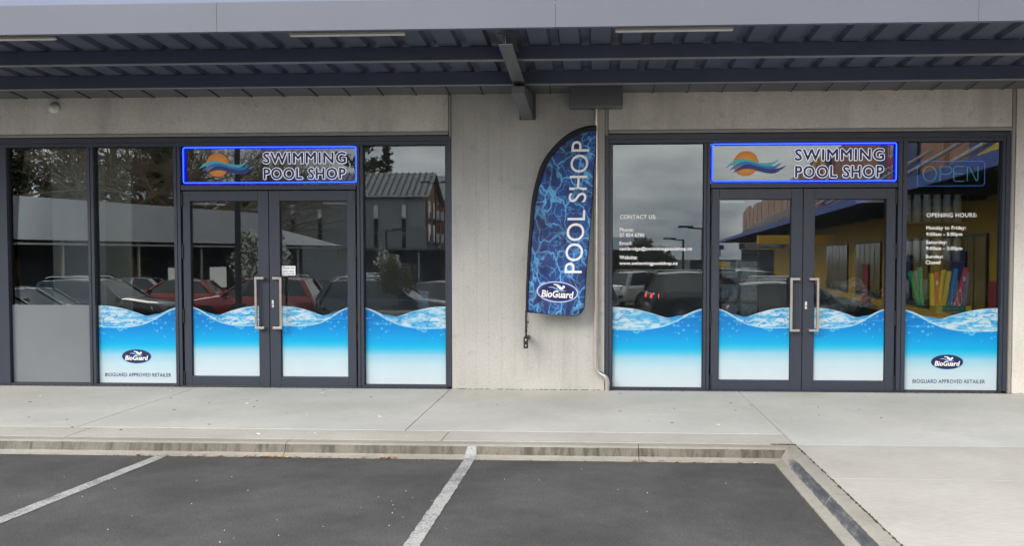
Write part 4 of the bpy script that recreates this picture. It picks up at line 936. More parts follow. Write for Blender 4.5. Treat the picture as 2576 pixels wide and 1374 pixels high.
# OPEN sign, weak glow added to its neon tubes, hanging inside the right-most pane
t = empty('open_sign', (4.055, 10.53, 2.51), 'neon style OPEN sign with teal letters in a blue outline inside the window', 'sign')
M_teal = mat('teal_neon_tube', (.03, .12, .14), .3, emit=((.05, .30, .34), .28)); M_dblue = mat('dim_blue_tube', (.02, .06, .16), .3, emit=((.04, .14, .42), .3))
def tube2(pts, r, m, name, closed=False):
    b = MB(); P = [(x_, 10.528, z_) for x_, z_ in pts]; P = P+[P[0]] if closed else P; b.tube(P, r, m, 7, caps=not closed); par(b.obj(name), t)
x0, x1, z0, z1, c_ = 3.68, 4.432, 2.370, 2.652, .035; pts = []
for (cx_, cz_, a0) in ((x1-c_, z1-c_, 0), (x0+c_, z1-c_, 90), (x0+c_, z0+c_, 180), (x1-c_, z0+c_, 270)): pts += [(cx_+c_*math.cos(R_(a0+22.5*k)), cz_+c_*math.sin(R_(a0+22.5*k))) for k in range(5)]
tube2(pts, .0042, M_dblue, 'border', True)
tube2([(3.818+.074*math.cos(2*PI*k/24), 2.510+.086*math.sin(2*PI*k/24)) for k in range(24)], .0042, M_teal, 'letter', True)
tube2([(3.934, 2.422), (3.934, 2.592), (4.02, 2.592)]+[(4.02+.042*math.cos(R_(90-20*k)), 2.549+.043*math.sin(R_(90-20*k))) for k in range(1, 10)]+[(3.945, 2.506)], .0042, M_teal, 'letter')
tube2([(4.205, 2.594), (4.105, 2.594), (4.088, 2.575), (4.088, 2.445), (4.105, 2.424), (4.205, 2.424)], .0042, M_teal, 'letter'); tube2([(4.09, 2.51), (4.195, 2.51)], .0042, M_teal, 'letter')
tube2([(4.24, 2.424), (4.24, 2.58), (4.252, 2.592), (4.264, 2.582), (4.336, 2.436), (4.348, 2.426), (4.358, 2.44), (4.358, 2.594)], .0042, M_teal, 'letter')
b = MB(); b.tube([(4.38, 10.53, 2.65), (4.36, 10.53, 2.74), (4.40, 10.53, 2.80), (4.385, 10.53, 2.87)], .003, M_white, 6); par(b.obj('cable'), t)
# ================================================================== ACROSS THE CAR PARK (behind the camera, seen mirrored in the glass)
def paint(name, c, r=.22): 
    m = mat(name, c, r, .25, spec=.6); m.node_tree.nodes['Principled BSDF'].inputs['Coat Weight'].default_value = 1; m.node_tree.nodes['Principled BSDF'].inputs['Coat Roughness'].default_value = .04; return m
M_cglass = mat('car_glass', (.02, .026, .028), .03, spec=1.0); M_tyre = mat('tyre_rubber', (.018, .018, .019), .85); M_rim = mat('alloy_rim', (.45, .45, .46), .3, .8); M_chrome = mat('chrome_trim', (.75, .75, .75), .15, 1)
M_tail = mat('tail_light_lens', (.35, .012, .012), .15); M_taillit = mat('tail_light_lit', (.5, .02, .02), .2, emit=((1, .05, .03), 5)); M_head = mat('headlight_lens', (.65, .68, .7), .08, spec=1); M_under = mat('underbody', (.012, .012, .013), .8)
def car(kind, colour, loc, rz, label, lit=False, group='cars parked across the car park'):
    """heading +X in its own frame, origin on the ground under its middle"""
    t = empty('parked_car', loc, label, 'car', group, rz)
    L, W, H = dict(hatch=(4.25, 1.76, 1.50), suv=(4.65, 1.87, 1.70), sedan=(4.6, 1.8, 1.46), van=(4.9, 1.92, 1.86))[kind]
    g = .20 if kind in ('suv', 'van') else .16; belt = H*.62; hw = W/2
    # lower body: stations (x, z_bottom, z_top, half width)
    hood = belt*.90 if kind != 'van' else belt*.97
    rear_top = belt*1.02 if kind != 'sedan' else belt*.98
    S = [(-L/2, g+.22, belt*.62, hw*.80), (-L/2+.05, g+.08, belt*.90, hw*.90), (-L/2+.18, g+.02, rear_top*.99, hw*.96), (-L/2+.6, g, rear_top, hw), (-L*.2, g, rear_top, hw), (L*.12, g, belt, hw), (L*.24, g, belt*.985, hw*.995), (L*.36, g, hood, hw*.97), (L*.44, g+.02, hood*.93, hw*.92), (L/2-.06, g+.05, hood*.80, hw*.82), (L/2, g+.16, hood*.58, hw*.70)]
    ns = 14; b = MB(); vs = []
    for (x, z0, z1, w) in S:
        ring = [(-w*.86, z0), (-w*.97, z0+.10*(z1-z0)), (-w, z0+.45*(z1-z0)), (-w*.985, z0+.72*(z1-z0)), (-w*.95, z1-.05), (-w*.86, z1-.008), (-w*.45, z1+.018), (w*.45, z1+.018), (w*.86, z1-.008), (w*.95, z1-.05), (w*.985, z0+.72*(z1-z0)), (w, z0+.45*(z1-z0)), (w*.97, z0+.10*(z1-z0)), (w*.86, z0)]
        vs += [(x, a, z) for a, z in ring]
    n = len(S); b.add(vs, [(i*ns+k, i*ns+(k+1) % ns, (i+1)*ns+(k+1) % ns, (i+1)*ns+k) for i in range(n-1) for k in range(ns)], colour, True)
    b.add(vs[:ns], [tuple(range(ns-1, -1, -1))], colour); b.add(vs[-ns:], [tuple(range(ns))], colour)
    # roof skin and pillars
    xw0, xr0 = L*.20, L*.02          # windscreen base, roof front
    xr1 = dict(hatch=-L*.33, suv=-L*.40, sedan=-L*.20, van=-L*.44)[kind]; xb = dict(hatch=-L*.455, suv=-L*.475, sedan=-L*.38, van=-L*.485)[kind]
    rw = hw*.76; rz_ = H-.02; bz = belt-.02; bwd = hw*.93
    rf = [(xr0, rz_-.06), (xr0-.35, rz_-.012), ((xr0+xr1)/2, rz_+.02), (xr1+.3, rz_-.02), (xr1, rz_-.09)]
    v1 = [(x, s*rw*(1 if 0 < i < 4 else .96), z-(.035 if abs(s) == 1 else 0)) for i, (x, z) in enumerate(rf) for s in (-1, -.6, .6, 1)]
    b.add(v1, [(i*4+j, i*4+4+j, i*4+5+j, i*4+1+j) for i in range(4) for j in range(3)], colour, True)
    par_ = []
    for s in (-1, 1):
        for (xt, zt, xbm, th) in ((xr0+.01, rz_-.09, xw0, .05), (xr1, rz_-.12, xb+.03, .10), (lerp(xr0, xr1, .52), rz_-.06, lerp(xw0, xb, .50), .035)):
            b.hexa([(xbm-th, s*bwd, bz), (xbm+th, s*bwd, bz), (xbm+th, s*(bwd-.04), bz), (xbm-th, s*(bwd-.04), bz), (xt-th, s*rw*1.01, zt+.03), (xt+th, s*rw*1.01, zt+.03), (xt+th, s*(rw-.04), zt+.03), (xt-th, s*(rw-.04), zt+.03)], colour)
    b.obj('body', t)
    b = MB(); e_ = .985
    base = [(xw0, -bwd*.93), (xw0*.2, -bwd*e_), (xb+.25, -bwd*e_), (xb, -bwd*.86), (xb, bwd*.86), (xb+.25, bwd*e_), (xw0*.2, bwd*e_), (xw0, bwd*.93)]
    topp = [(xr0+.0, -rw*.95), (xr0-.2, -rw*.985), (xr1+.15, -rw*.985), (xr1, -rw*.9), (xr1, rw*.9), (xr1+.15, rw*.985), (xr0-.2, rw*.985), (xr0, rw*.95)]
    v2 = [(x, y, bz) for x, y in base]+[(x, y, rz_-.075) for x, y in topp]; b.add(v2, [(i, (i+1) % 8, (i+1) % 8+8, i+8) for i in range(8)], M_cglass); b.obj('windows', t)
    b = MB()
    for s in (-1, 1):
        b.box(-L*.42, L*.16, s*(bwd+.004)-.006, s*(bwd+.004)+.006, belt-.035, belt-.012, M_chrome)
        b.tube([(xw0, s*(bwd-.02), bz+.03), (xr0-.02, s*rw*.985, rz_-.075), (lerp(xr0, xr1, .5), s*rw*1.0, rz_-.045), (xr1+.05, s*rw*.985, rz_-.085), (xb+.14, s*(bwd-.04), bz+.04)], .016, M_chrome, 6)  # tube doubles as window chrome and an added highlight along the roof edge
    b.obj('trim_and_roof_glint', t)
    wr = .34 if kind in ('suv', 'van') else .31
    for x in (L*.30, -L*.29):
        for s in (-1, 1):
            Mw = Matrix.Translation((x, s*(hw-.10), wr)) @ Matrix.Rotation(R_(90)*-s, 4, 'X')
            b = MB(); b.lathe([(wr*1.17, -.05), (wr*1.17, .108), (.01, .108)], M_under, 24, Mw); a = b.obj('wheel_arch', t)
            b = MB(); b.lathe([(wr*.62, .118), (wr*.97, .13), (wr, .11), (wr, -.1)], M_tyre, 24, Mw); w_ = b.obj('wheel', t)
            b = MB(); b.lathe([(wr*.64, .125), (wr*.60, .115), (wr*.30, .118), (.02, .135)], M_rim, 10, Mw); b.obj('rim', w_)
    for s in (-1, 1):
        b = MB(); zt = belt*.80; b.hexa([(-L/2-.004, s*hw*.52, zt-.02), (-L/2+.22, s*hw*.975, zt-.02), (-L/2+.22, s*hw*.9, zt-.0), (-L/2+.05, s*hw*.5, zt+.0), (-L/2+.02, s*hw*.52, zt+.14), (-L/2+.24, s*hw*.965, zt+.15), (-L/2+.24, s*hw*.88, zt+.15), (-L/2+.07, s*hw*.5, zt+.14)], M_taillit if lit else M_tail); b.obj('tail_light', t)
        b = MB(); zt = hood*.70; b.hexa([(L/2-.03, s*hw*.50, zt-.03), (L/2-.30, s*hw*.93, zt+.02), (L/2-.30, s*hw*.8, zt+.02), (L/2-.1, s*hw*.48, zt-.03), (L/2-.05, s*hw*.52, zt+.09), (L/2-.36, s*hw*.925, zt+.15), (L/2-.36, s*hw*.8, zt+.15), (L/2-.14, s*hw*.48, zt+.09)], M_head); b.obj('headlight', t)
        b = MB(); b.hexa([(xw0-.22, s*(bwd+.02), belt-.0), (xw0-.10, s*(bwd+.02), belt), (xw0-.08, s*(bwd+.20), belt+.02), (xw0-.20, s*(bwd+.20), belt+.02), (xw0-.24, s*(bwd+.02), belt+.13), (xw0-.12, s*(bwd+.02), belt+.13), (xw0-.10, s*(bwd+.19), belt+.13), (xw0-.22, s*(bwd+.19), belt+.13)], colour); b.obj('mirror', t)
        if kind in ('suv', 'van'): b = MB(); b.tube([(xr1+.1, s*rw*.9, rz_-.0), (xr1+.25, s*rw*.9, rz_+.055), (xr0-.45, s*rw*.9, rz_+.055), (xr0-.3, s*rw*.9, rz_-.01)], .018, M_chrome, 6); b.obj('roof_rail', t)
    b = MB(); b.box(L/2-.07, L/2-.012, -hw*.42, hw*.42, hood*.42, hood*.62, M_under); b.obj('grille', t)
    b = MB(); b.box(-L/2-.012, -L/2+.03, -.26, .26, belt*.52, belt*.52+.12, M_white); b.obj('number_plate', t)
    return t
P_ = dict(dark=paint('paint_graphite', (.035, .037, .042)), silver=paint('paint_silver', (.42, .43, .45)), grey=paint('paint_grey', (.20, .21, .23)), black=paint('paint_black', (.012, .012, .014)), red=paint('paint_orange_red', (.5, .06, .035)), maroon=paint('paint_dark_red', (.34, .016, .022)), white=paint('paint_white', (.72, .72, .71)), navy=paint('paint_navy', (.02, .03, .06)), blue=paint('paint_blue', (.02, .05, .25)))
Z = -.85
for a in [('hatch', 'dark', (-15.6, -.6), 3, 'graphite hatchback at the near end of the mirrored row'), ('hatch', 'silver', (-16.0, -2.9), 4, 'silver hatchback behind the graphite one'), ('hatch', 'grey', (-17.0, -5.3), 3, 'grey hatchback beyond the silver one'),
          ('suv', 'black', (-16.1, -7.7), 3, 'black suv with its nose towards the dark red suv'), ('hatch', 'red', (-17.6, -15.2), 172, 'orange red hatchback behind the black suv'), ('suv', 'maroon', (-12.0, -9.9), 178, 'dark red suv behind the lamp post'),
          ('suv', 'white', (-9.9, -13.4), 160, 'white suv between the dark red and navy suvs'), ('suv', 'navy', (-6.7, -8.0), 3, 'navy suv with red tail lights beside the young tree'), ('hatch', 'dark', (-5.2, -12.6), 5, 'graphite hatchback behind the navy suv'),
          ('hatch', 'blue', (-.15, -9.6), -84, 'blue hatchback with lit tail lights', True), ('suv', 'white', (2.75, -23.0), -35, 'white suv under the far street tree'), ('van', 'black', (4.3, -12.2), -8, 'black people carrier with a glowing tail light', True),
          ('suv', 'black', (6.0, -5.2), 4, 'large black suv reflected in the right double doors'), ('suv', 'white', (6.9, -9.2), 4, 'white suv behind the large black suv'), ('van', 'black', (6.9, -16.0), 2, 'tall black van behind the white suv'),
          ('hatch', 'white', (-21.5, -18.5), 170, 'white hatchback furthest down the row')]:
    car(a[0], P_[a[1]], (a[2][0], a[2][1], gz(a[2][1])), R_(a[3]), a[4], *(a[5:] if len(a) > 5 else []))

# low parapet building with recessed dark shopfronts ("Op Shop")
M_para = mat('rendered_parapet', (.62, .62, .63), .8, noise=(.5, .05)); M_dk = mat('dark_cladding', (.030, .031, .036), .7, noise=(1, .1)); M_blue = mat('blue_sign_board', s2l(30, 80, 190), .5)
M_lit = mat('lit_doorway', (.7, .7, .66), .6, emit=((1, .97, .88), .45)); M_pale = mat('pale_timber', (.45, .43, .38), .7)
A0 = Vector((-25.3, -2.6)); A1 = Vector((-18.3, -27.6)); ax = (A1-A0).normalized(); an = Vector((-ax.y, ax.x)) if Vector((-ax.y, ax.x)).x < 0 else Vector((ax.y, -ax.x))
def oq(b, s0, s1, d0, d1, z0, z1, m):   # box in the building's own frame: s along, d back from the front
    P = lambda s, d: A0+ax*s+an*d
    q = [P(s0, d0), P(s1, d0), P(s1, d1), P(s0, d1)]
    b.hexa([(p.x, p.y, z0) for p in q]+[(p.x, p.y, z1) for p in q], m)
LEN = (A1-A0).length
ops = empty('low_shop_building', (A0.x, A0.y, Z), 'long low building with pale parapet and dark recessed shopfronts', 'building')
def opart(name, fn): 
    b = MB(); fn(b); return par(b.obj(name), ops)
opart('parapet', lambda b: oq(b, 0, LEN, 0, .3, 2.22, 3.92, M_para)); opart('soffit', lambda b: oq(b, 0, LEN+8, .3, 3, 2.24, 2.4, M_dk)); opart('gutter', lambda b: oq(b, 0, LEN+8, .05, .22, 2.02, 2.10, M_pale))
opart('wall', lambda b: oq(b, 0, LEN+8, 3, 3.2, Z, 2.24, M_dk)); opart('roof', lambda b: oq(b, 0, LEN, .3, 14, 3.3, 3.4, M_dk))
def hip(b):
    P = lambda s, d: A0+ax*s+an*d
    q = [P(LEN, 0), P(LEN+8, 0), P(LEN+8, 10), P(LEN, 10)]; r = [P(LEN, 3), P(LEN+.5, 3), P(LEN+.5, 7), P(LEN, 7)]
    b.hexa([(p.x, p.y, 2.22) for p in q]+[(r[0].x, r[0].y, 3.9), (r[1].x, r[1].y, 3.9), (r[2].x, r[2].y, 3.9), (r[3].x, r[3].y, 3.9)], M_para)
opart('hip_roof', hip)
for s in (4.5, 8.6, 12.8, 17, 21.2, 25.2, 29.5, 34): opart('post', lambda b: oq(b, s, s+.09, .3, .39, Z, 2.24, M_pale))
for s, w, z0, z1 in ((3.2, 2.0, .55, 1.5), (11.6, 1.1, .1, 1.4)): opart('sign_board', lambda b: oq(b, s, s+w, 2.9, 2.97, z0, z1, M_blue))
b = MB(); pth = A0+ax*4.2+an*2.88; ang = math.atan2(ax.y, ax.x)
Mt = Matrix.Translation((pth.x, pth.y, 0)) @ Matrix.Rotation(ang, 4, 'Z')
put_text(b, 'Op Shop', -.8, .8, .85, 1.2, 0, M_wtext, .0, M=Mt @ Matrix.Scale(-1, 4, (1, 0, 0)) if False else Mt); par(b.obj('lettering'), ops)
opart('lit_doorway', lambda b: oq(b, 21.8, 23.3, 2.85, 2.95, -.2, .95, M_lit)); opart('lit_doorway', lambda b: oq(b, 25.0, 26.3, 2.85, 2.95, -.2, .95, M_lit))
for s in range(6): opart('window', lambda b: oq(b, 6+s*4.4, 8.6+s*4.4, 2.93, 2.98, -.5, 1.5, M_cglass))
# dark verandah shops between the low building and the tall one, with small signs
ver = empty('verandah_shops', (-12, -40, Z), 'dark low verandah shops beyond the parked cars', 'building')
b = MB(); b.box(-16.5, 4.5, -52, -40, Z, 2.0, M_dk); par(b.obj('wall'), ver); b = MB(); b.box(-17, 1, -40, -37, 1.95, 2.1, mat('verandah_roof', (.12, .12, .125), .6)); par(b.obj('verandah'), ver)
for k in range(8): b = MB(); b.box(-16.5+k*2.4, -16.4+k*2.4, -37.3, -37.2, Z, 1.95, M_pale); par(b.obj('post'), ver)
for k in range(7): b = MB(); b.box(-16+k*2.7, -14.6+k*2.7, -39.99, -39.9, -.4, 1.1, mat('shop_display_%d' % (k % 3), ((.22, .20, .17), (.13, .15, .18), (.3, .14, .09))[k % 3], .7, noise=(3, .5))); par(b.obj('window'), ver)

# three-storey grey gabled building
M_gw = mat('grey_weatherboard', (.33, .345, .35), .75, noise=(.6, .05)); M_gw2 = mat('darker_weatherboard', (.27, .283, .29), .75, noise=(.6, .05)); M_gr = mat('long_run_roof', (.34, .35, .355), .5, noise=(.5, .05)); M_orange = mat('orange_cladding', (.34, .15, .08), .7, noise=(1, .15)); M_wht = mat('white_gutter', (.6, .6, .6), .5)
gb = empty('gabled_building', (-25, -68, Z), 'tall grey gabled building with slim windows and ribbed metal roof', 'building')
YB0 = 21-88; XG0, XG1 = -36.5, -17.0
def gp(name, *q, m): 
    b = MB(); b.box(*q, m); return par(b.obj(name), gb)
gp('wall', XG0, XG1, YB0-9, YB0, 4.35, 7.45, m=M_gw); gp('wall', XG0+.01, XG1+.05, YB0-9, YB0+.06, Z, 4.34, m=M_gw2)
b = MB(); yr = YB0-4.0; zr, ze, zb_ = 10.0, 7.42, 6.9
b.add([(XG0-.4, YB0+.35, ze), (XG1+.5, YB0+.35, ze), (XG1+.5, yr, zr), (XG0-.4, yr, zr), (XG0-.4, YB0-9.4, zb_), (XG1+.5, YB0-9.4, zb_), (XG0-.4, YB0+.35, ze+.15), (XG1+.5, YB0+.35, ze+.15), (XG1+.5, yr, zr+.18), (XG0-.4, yr, zr+.18), (XG0-.4, YB0-9.4, zb_+.15), (XG1+.5, YB0-9.4, zb_+.15)],
      [(6, 7, 8, 9), (9, 8, 11, 10), (1, 0, 3, 2), (2, 3, 4, 5), (0, 1, 7, 6), (1, 2, 8, 7), (2, 5, 11, 8), (4, 10, 11, 5), (0, 6, 9, 3), (3, 9, 10, 4)], M_gr); par(b.obj('roof'), gb)
nrm = (Vector((0, yr, zr))-Vector((0, YB0+.35, ze))); 
x = XG0-.3
while x < XG1+.45:
    b = MB(); b.hexa([(x, YB0+.35, ze+.15), (x+.09, YB0+.35, ze+.15), (x+.09, yr, zr+.18), (x, yr, zr+.18), (x, YB0+.35, ze+.27), (x+.09, YB0+.35, ze+.27), (x+.09, yr, zr+.30), (x, yr, zr+.30)], mat('roof_rib', (.08, .082, .085), .5)); par(b.obj('roof_rib'), gb); x += .62
gp('gutter', XG0-.4, XG1+.4, YB0+.36, YB0+.5, ze-.02, ze+.13, m=M_wht)
b = MB(); b.prism([(YB0, 7.4), (yr, 9.95), (YB0-9, 7.0)], 'x', XG1-.3, XG1+.02, M_orange); par(b.obj('gable_end'), gb)
for xw in (-22.1, -19.3, -27.75, -30.5):
    w = MB(); w.box(xw, xw+.5, YB0+.061, YB0+.12, 2.3, 6.7, M_gr); wf = par(w.obj('window'), gb)
    for z0, z1 in ((5.35, 6.62), (3.9, 5.25), (2.4, 3.8)):
        b = MB(); b.box(xw+.05, xw+.45, YB0+.121, YB0+.135, z0, z1, mat('painted_sky_pane', (.85, .86, .85), .5) if z0 > 5 else M_cglass); par2(b.obj('pane'), wf)  # sky reflection in the top pane is put into its pale colour
# gable side: orange cladding, balconies
b = MB(); b.box(XG1+.051, XG1+.12, YB0-8.8, YB0-.6, 3.0, 7.3, M_orange); par(b.obj('side_cladding'), gb)
for fl in range(2):
    for k in range(3):
        y1 = YB0-1.0-k*2.7; z0 = 3.0+fl*2.3-.1
        b = MB(); b.box(XG1+.13, XG1+1.0, y1-1.7, y1, z0, z0+.12, M_gw2); b.box(XG1+.95, XG1+1.0, y1-1.7, y1, z0+.12, z0+.95, mat('balcony_glass', (.10, .11, .12), .3)); par(b.obj('balcony'), gb)
        b = MB(); b.box(XG1+.13, XG1+.16, y1-1.4, y1-.2, z0+.2, z0+1.9, M_cglass); par(b.obj('window'), gb)
# second gabled block behind
gb2 = empty('gabled_building', (-18, -85, Z), 'further orange clad block with steep grey gable', 'building')
b = MB(); b.box(-26, -15.6, -92, -80, Z, 8.0, M_orange); par(b.obj('wall'), gb2)
b = MB(); b.prism([(-79.6, 7.9), (-86, 11.2), (-92.4, 7.9)], 'x', -26.2, -15.2, M_gr); par(b.obj('roof'), gb2)
for fl in range(3):
    for k in range(3): b = MB(); b.box(-15.6, -15.5, -82.6-k*3.4, -81-k*3.4, .6+fl*2.5, 2.3+fl*2.5, M_cglass); par(b.obj('window'), gb2)

# lamp posts
M_post = mat('lamp_post_paint', (.035, .037, .04), .5)
def lamp(x, y, h, heads, label, r=.07, base=False):
    t = empty('street_lamp', (x, y, Z), label, 'street lamp', 'street lamps around the car park')
    b = MB(); b.tube([(0, 0, 0), (0, 0, h)], [r*1.15, r*.8], M_post, 12); b.obj('pole', t)
    for s in heads:
        b = MB(); b.tube([(0, 0, h-.05), (s*.7, 0, h)], .035, M_post, 8); b.box(min(s*.45, s*1.15), max(s*.45, s*1.15), -.14, .14, h-.0, h+.09, M_post); b.obj('lamp_head', t)
    if base: b = MB(); b.box(-.26, .26, -.26, .26, 0, .72, mat('footing_concrete', (.36, .35, .32), .85, noise=(6, .1))); b.obj('footing', t, .02); b = MB(); b.box(-.16, .16, -.16, .16, .721, 1.0, M_post); b.obj('base_plate', t)
lamp(-10.6, -5.0, 9.0, (1,), 'nearest tall lamp post on a concrete footing in front of the dark red suv', .085, True)
lamp(-12.2, -46.5, 7.4+.6, (-1, 1), 'twin headed lamp post beside the gabled building')
lamp(-12.8, -33.0, 3.4+.6, (1,), 'short single lamp in front of the grey wall')
lamp(5.0, -21.5, 3.75, (-1,), 'taller street lamp at the edge of the contact pane'); lamp(5.1, -32.0, 3.4, (-1,), 'shorter street lamp left of the taller one')

# trees
def leafmat(name, c): return mat(name, c, .8, noise=(.6, .35), grain=(5, .2))
M_bark = mat('bark', (.16, .13, .09), .9, noise=(4, .3)); M_bark2 = mat('pale_bark', (.26, .20, .12), .9, noise=(4, .3))
def leaf_cloud(centres, n, size, m1, m2, squash=.8):
    b = MB(); vs = []; k = 0; f1 = []; f2 = []
    tot = sum(c[3]**2 for c in centres)
    for (cx_, cy_, cz_, r) in centres:
        q = int(n*r*r/tot); d = rng.normal(size=(q, 3)); d /= np.linalg.norm(d, axis=1)[:, None]; rad = r*rng.random(q)**.45
        p = np.array((cx_, cy_, cz_))+d*rad[:, None]*np.array((1, 1, squash))
        for pp in p:
            a = Vector(rng.normal(size=3)).normalized(); c = a.cross(Vector(rng.normal(size=3))).normalized(); s = size*random.uniform(.6, 1.4); P0 = Vector(pp)
            vs += [P0-a*s, P0+c*s*.5, P0+a*s, P0-c*s*.5]; (f1 if random.random() < .6 else f2).append((k, k+1, k+2, k+3)); k += 4
    b.add(vs, f1, m1); o = len(vs)
    b.f += [f for f in f2]; b.m += [b.mi(m2)]*len(f2); b.smooth += [False]*len(f2)
    return b
def branches(b, p, d, L, r, depth, m, spread=.55, up=.12):
    q = p+d*L; midp = p.lerp(q, .5)+Vector((random.gauss(0, L*.06), random.gauss(0, L*.06), random.gauss(0, L*.05)))
    b.tube([p, midp, q], [r, r*.85, r*.65], m, 5 if depth > 2 else 3, False)
    if depth <= 0: return
    for _ in range(3 if depth > 1 else 4):
        nd = (d+Vector((random.gauss(0, spread), random.gauss(0, spread), random.gauss(up, spread*.7)))).normalized(); branches(b, p.lerp(q, random.uniform(.55, 1)), nd, L*random.uniform(.62, .88), r*.55, depth-1, m, spread, up)
M_pine1, M_pine2 = leafmat('pine_dark', (.055, .068, .036)), leafmat('pine_mid', (.10, .10, .055))
def big_tree(x, y, h, r, label, n=6200, gap=.9):
    t = empty('pine_tree', (x, y, Z), label, 'tree', 'tall trees behind the low shop building')
    b = MB(); b.tube([(0, 0, 0), (.2, 0, h*.5), (0, .1, h*.95)], [.4, .28, .06], M_bark, 8); 
    cs = []
    for k in range(40):
        a = random.uniform(0, 2*PI); zz = random.uniform(.16, 1)*h; rr = r*(1.15-zz/h*.75)*random.uniform(.3, 1); cs.append((rr*math.cos(a), rr*math.sin(a), zz, random.uniform(.20, .40)*r)); b.tube([(0, 0, zz*.93), (rr*math.cos(a)*.9, rr*math.sin(a)*.9, zz)], [.09, .03], M_bark, 5, False)
    b.obj('trunk', t); leaf_cloud(cs, n, .22*(r/4)**.5, M_pine1, M_pine2, .6).obj('crown', t)
big_tree(-41, -41, 15, 4.6, 'dense dark pine at the far left of the mirrored skyline'); big_tree(-35.5, -43, 16, 4.4, 'dense dark pine beside the leftmost one'); big_tree(-30.5, -40, 15.5, 3.6, 'dark pine next to the bare tree')
big_tree(-29.5, -90, 20, 4.2, 'pine tree rising behind the gabled roof', 4000); big_tree(-47, -38, 14, 4.4, 'pine tree half out of the mirrored view')
t = empty('conifer_tree', (-26.4, -91, Z), 'slim conifer standing over the ridge of the gabled building', 'tree'); b = MB(); b.tube([(0, 0, 0), (.1, 0, 16)], [.3, .04], M_bark, 6); cs = []
for k in range(24): zz = 8+k*.34; rr = (16.5-zz)*.22; a = k*2.4; b.tube([(0, 0, zz), (rr*math.cos(a), rr*math.sin(a), zz+.3)], [.06, .02], M_bark, 4, False); cs.append((rr*.7*math.cos(a), rr*.7*math.sin(a), zz+.2, .55))
b.obj('trunk', t); leaf_cloud(cs, 1700, .2, M_pine1, M_pine2, .5).obj('crown', t)
for (x, y, L0, lab) in ((-26.5, -36, 4.3, 'large bare winter tree behind the low building'), (-25.8, -41, 3.7, 'bare branched tree mirrored behind the shop sign'), (-29, -34, 4.0, 'bare tree mixed with the dark pines')):
    t = empty('bare_tree', (x, y, Z), lab, 'tree', 'bare winter trees'); b = MB(); b.tube([(0, 0, 0), (.2, .1, 3.2)], [.42, .32], M_bark2, 8)
    for k in range(7):
        a = k*2*PI/7+random.uniform(-.3, .3); branches(b, Vector((.2, .1, 2.6+random.random())), Vector((math.cos(a)*.9, math.sin(a)*.9, .8)).normalized(), L0*.95, .19, 5, M_bark2, .55, .03)
    b.obj('branches', t)
M_blo1, M_blo2 = mat('white_blossom', (.82, .82, .74), .7), leafmat('blossom_leaf', (.16, .18, .08))
def small_tree(name, x, y, zc, r, m1, m2, label, n, size, trunk_r=.05, z0=Z, squash=1.0, cs_n=12, drop=0):
    t = empty(name, (x, y, z0), label, 'tree'); b = MB(); b.tube([(0, 0, 0), (.03, 0, (zc-z0)*.6), (0, .02, zc-z0)], [trunk_r, trunk_r*.8, trunk_r*.5], M_bark, 7); cs = []
    for k in range(cs_n):
        a = random.uniform(0, 2*PI); e_ = random.uniform(-.75, .85); rr = r*.62*math.sqrt(1-e_*e_*.8); c = (rr*math.cos(a), rr*math.sin(a), zc-z0+e_*r*.68); b.tube([(0, 0, (zc-z0)*.62), c], [trunk_r*.5, trunk_r*.2], M_bark, 4, False); cs.append((c[0], c[1], c[2]-drop, r*random.uniform(.32, .45)))
    b.obj('trunk', t); leaf_cloud(cs, n, size, m1, m2, squash).obj('crown', t)
small_tree('blossom_tree', -12.6, -11.6, 1.45, 1.35, M_blo1, M_blo2, 'white blossoming tree beside the tall lamp post', 3000, .075)
small_tree('blossom_tree', -9.6, -19.5, 1.25, .75, M_blo1, M_blo2, 'smaller white blossoming tree left of the young willow', 1100, .07)
small_tree('willow_tree', -6.1, -6.0, 1.05, .66, leafmat('willow_green', (.16, .16, .045)), leafmat('willow_yellow', (.22, .19, .06)), 'young weeping tree with thin trunk in front of the navy suv', 3000, .045, .018, -.1, 1.5, 14, .1)
small_tree('street_tree', 3.3, -34, 1.15, 1.9, leafmat('street_green', (.07, .09, .035)), leafmat('street_olive', (.12, .12, .05)), 'broad green street tree beyond the white suv', 4200, .10, .1)
small_tree('street_tree', .9, -38, .7, 1.1, leafmat('street_green', (.07, .09, .035)), leafmat('street_olive', (.12, .12, .05)), 'small green street tree at the left of the contact pane', 1800, .10, .1)
b = MB()
for i in range(700):
    x, y = random.gauss(-13.4, .9), random.gauss(-1.8, .35); a = random.uniform(0, 2*PI); h = random.uniform(.25, .55); g0 = gz(y); b.add([(x-.015, y, g0), (x+.015, y, g0), (x+.18*math.cos(a)*h*2, y+.18*math.sin(a)*h*2, g0+h)], [(0, 1, 2)], leafmat('grass_blade', (.12, .14, .05)))
tag(b.obj('tussock_grass'), 'clump of tussock grass on the planted island by the black suv', 'grass', kind='stuff')
b = MB(); b.box(-8.0, -4.0, -6.6, -5.4, Z-.1, -.12, mat('planter_concrete', (.36, .35, .33), .85, noise=(3, .1))); tag(b.obj('planter', None, .02), 'low concrete planter box holding the young weeping tree', 'planter')
b = MB(); b.box(-.8, 3.6, -5.6, -5.0, Z-.1, -.62, mat('planter_concrete', (.36, .35, .33), .85, noise=(3, .1))); tag(b.obj('traffic_island', None, .03), kind='structure')

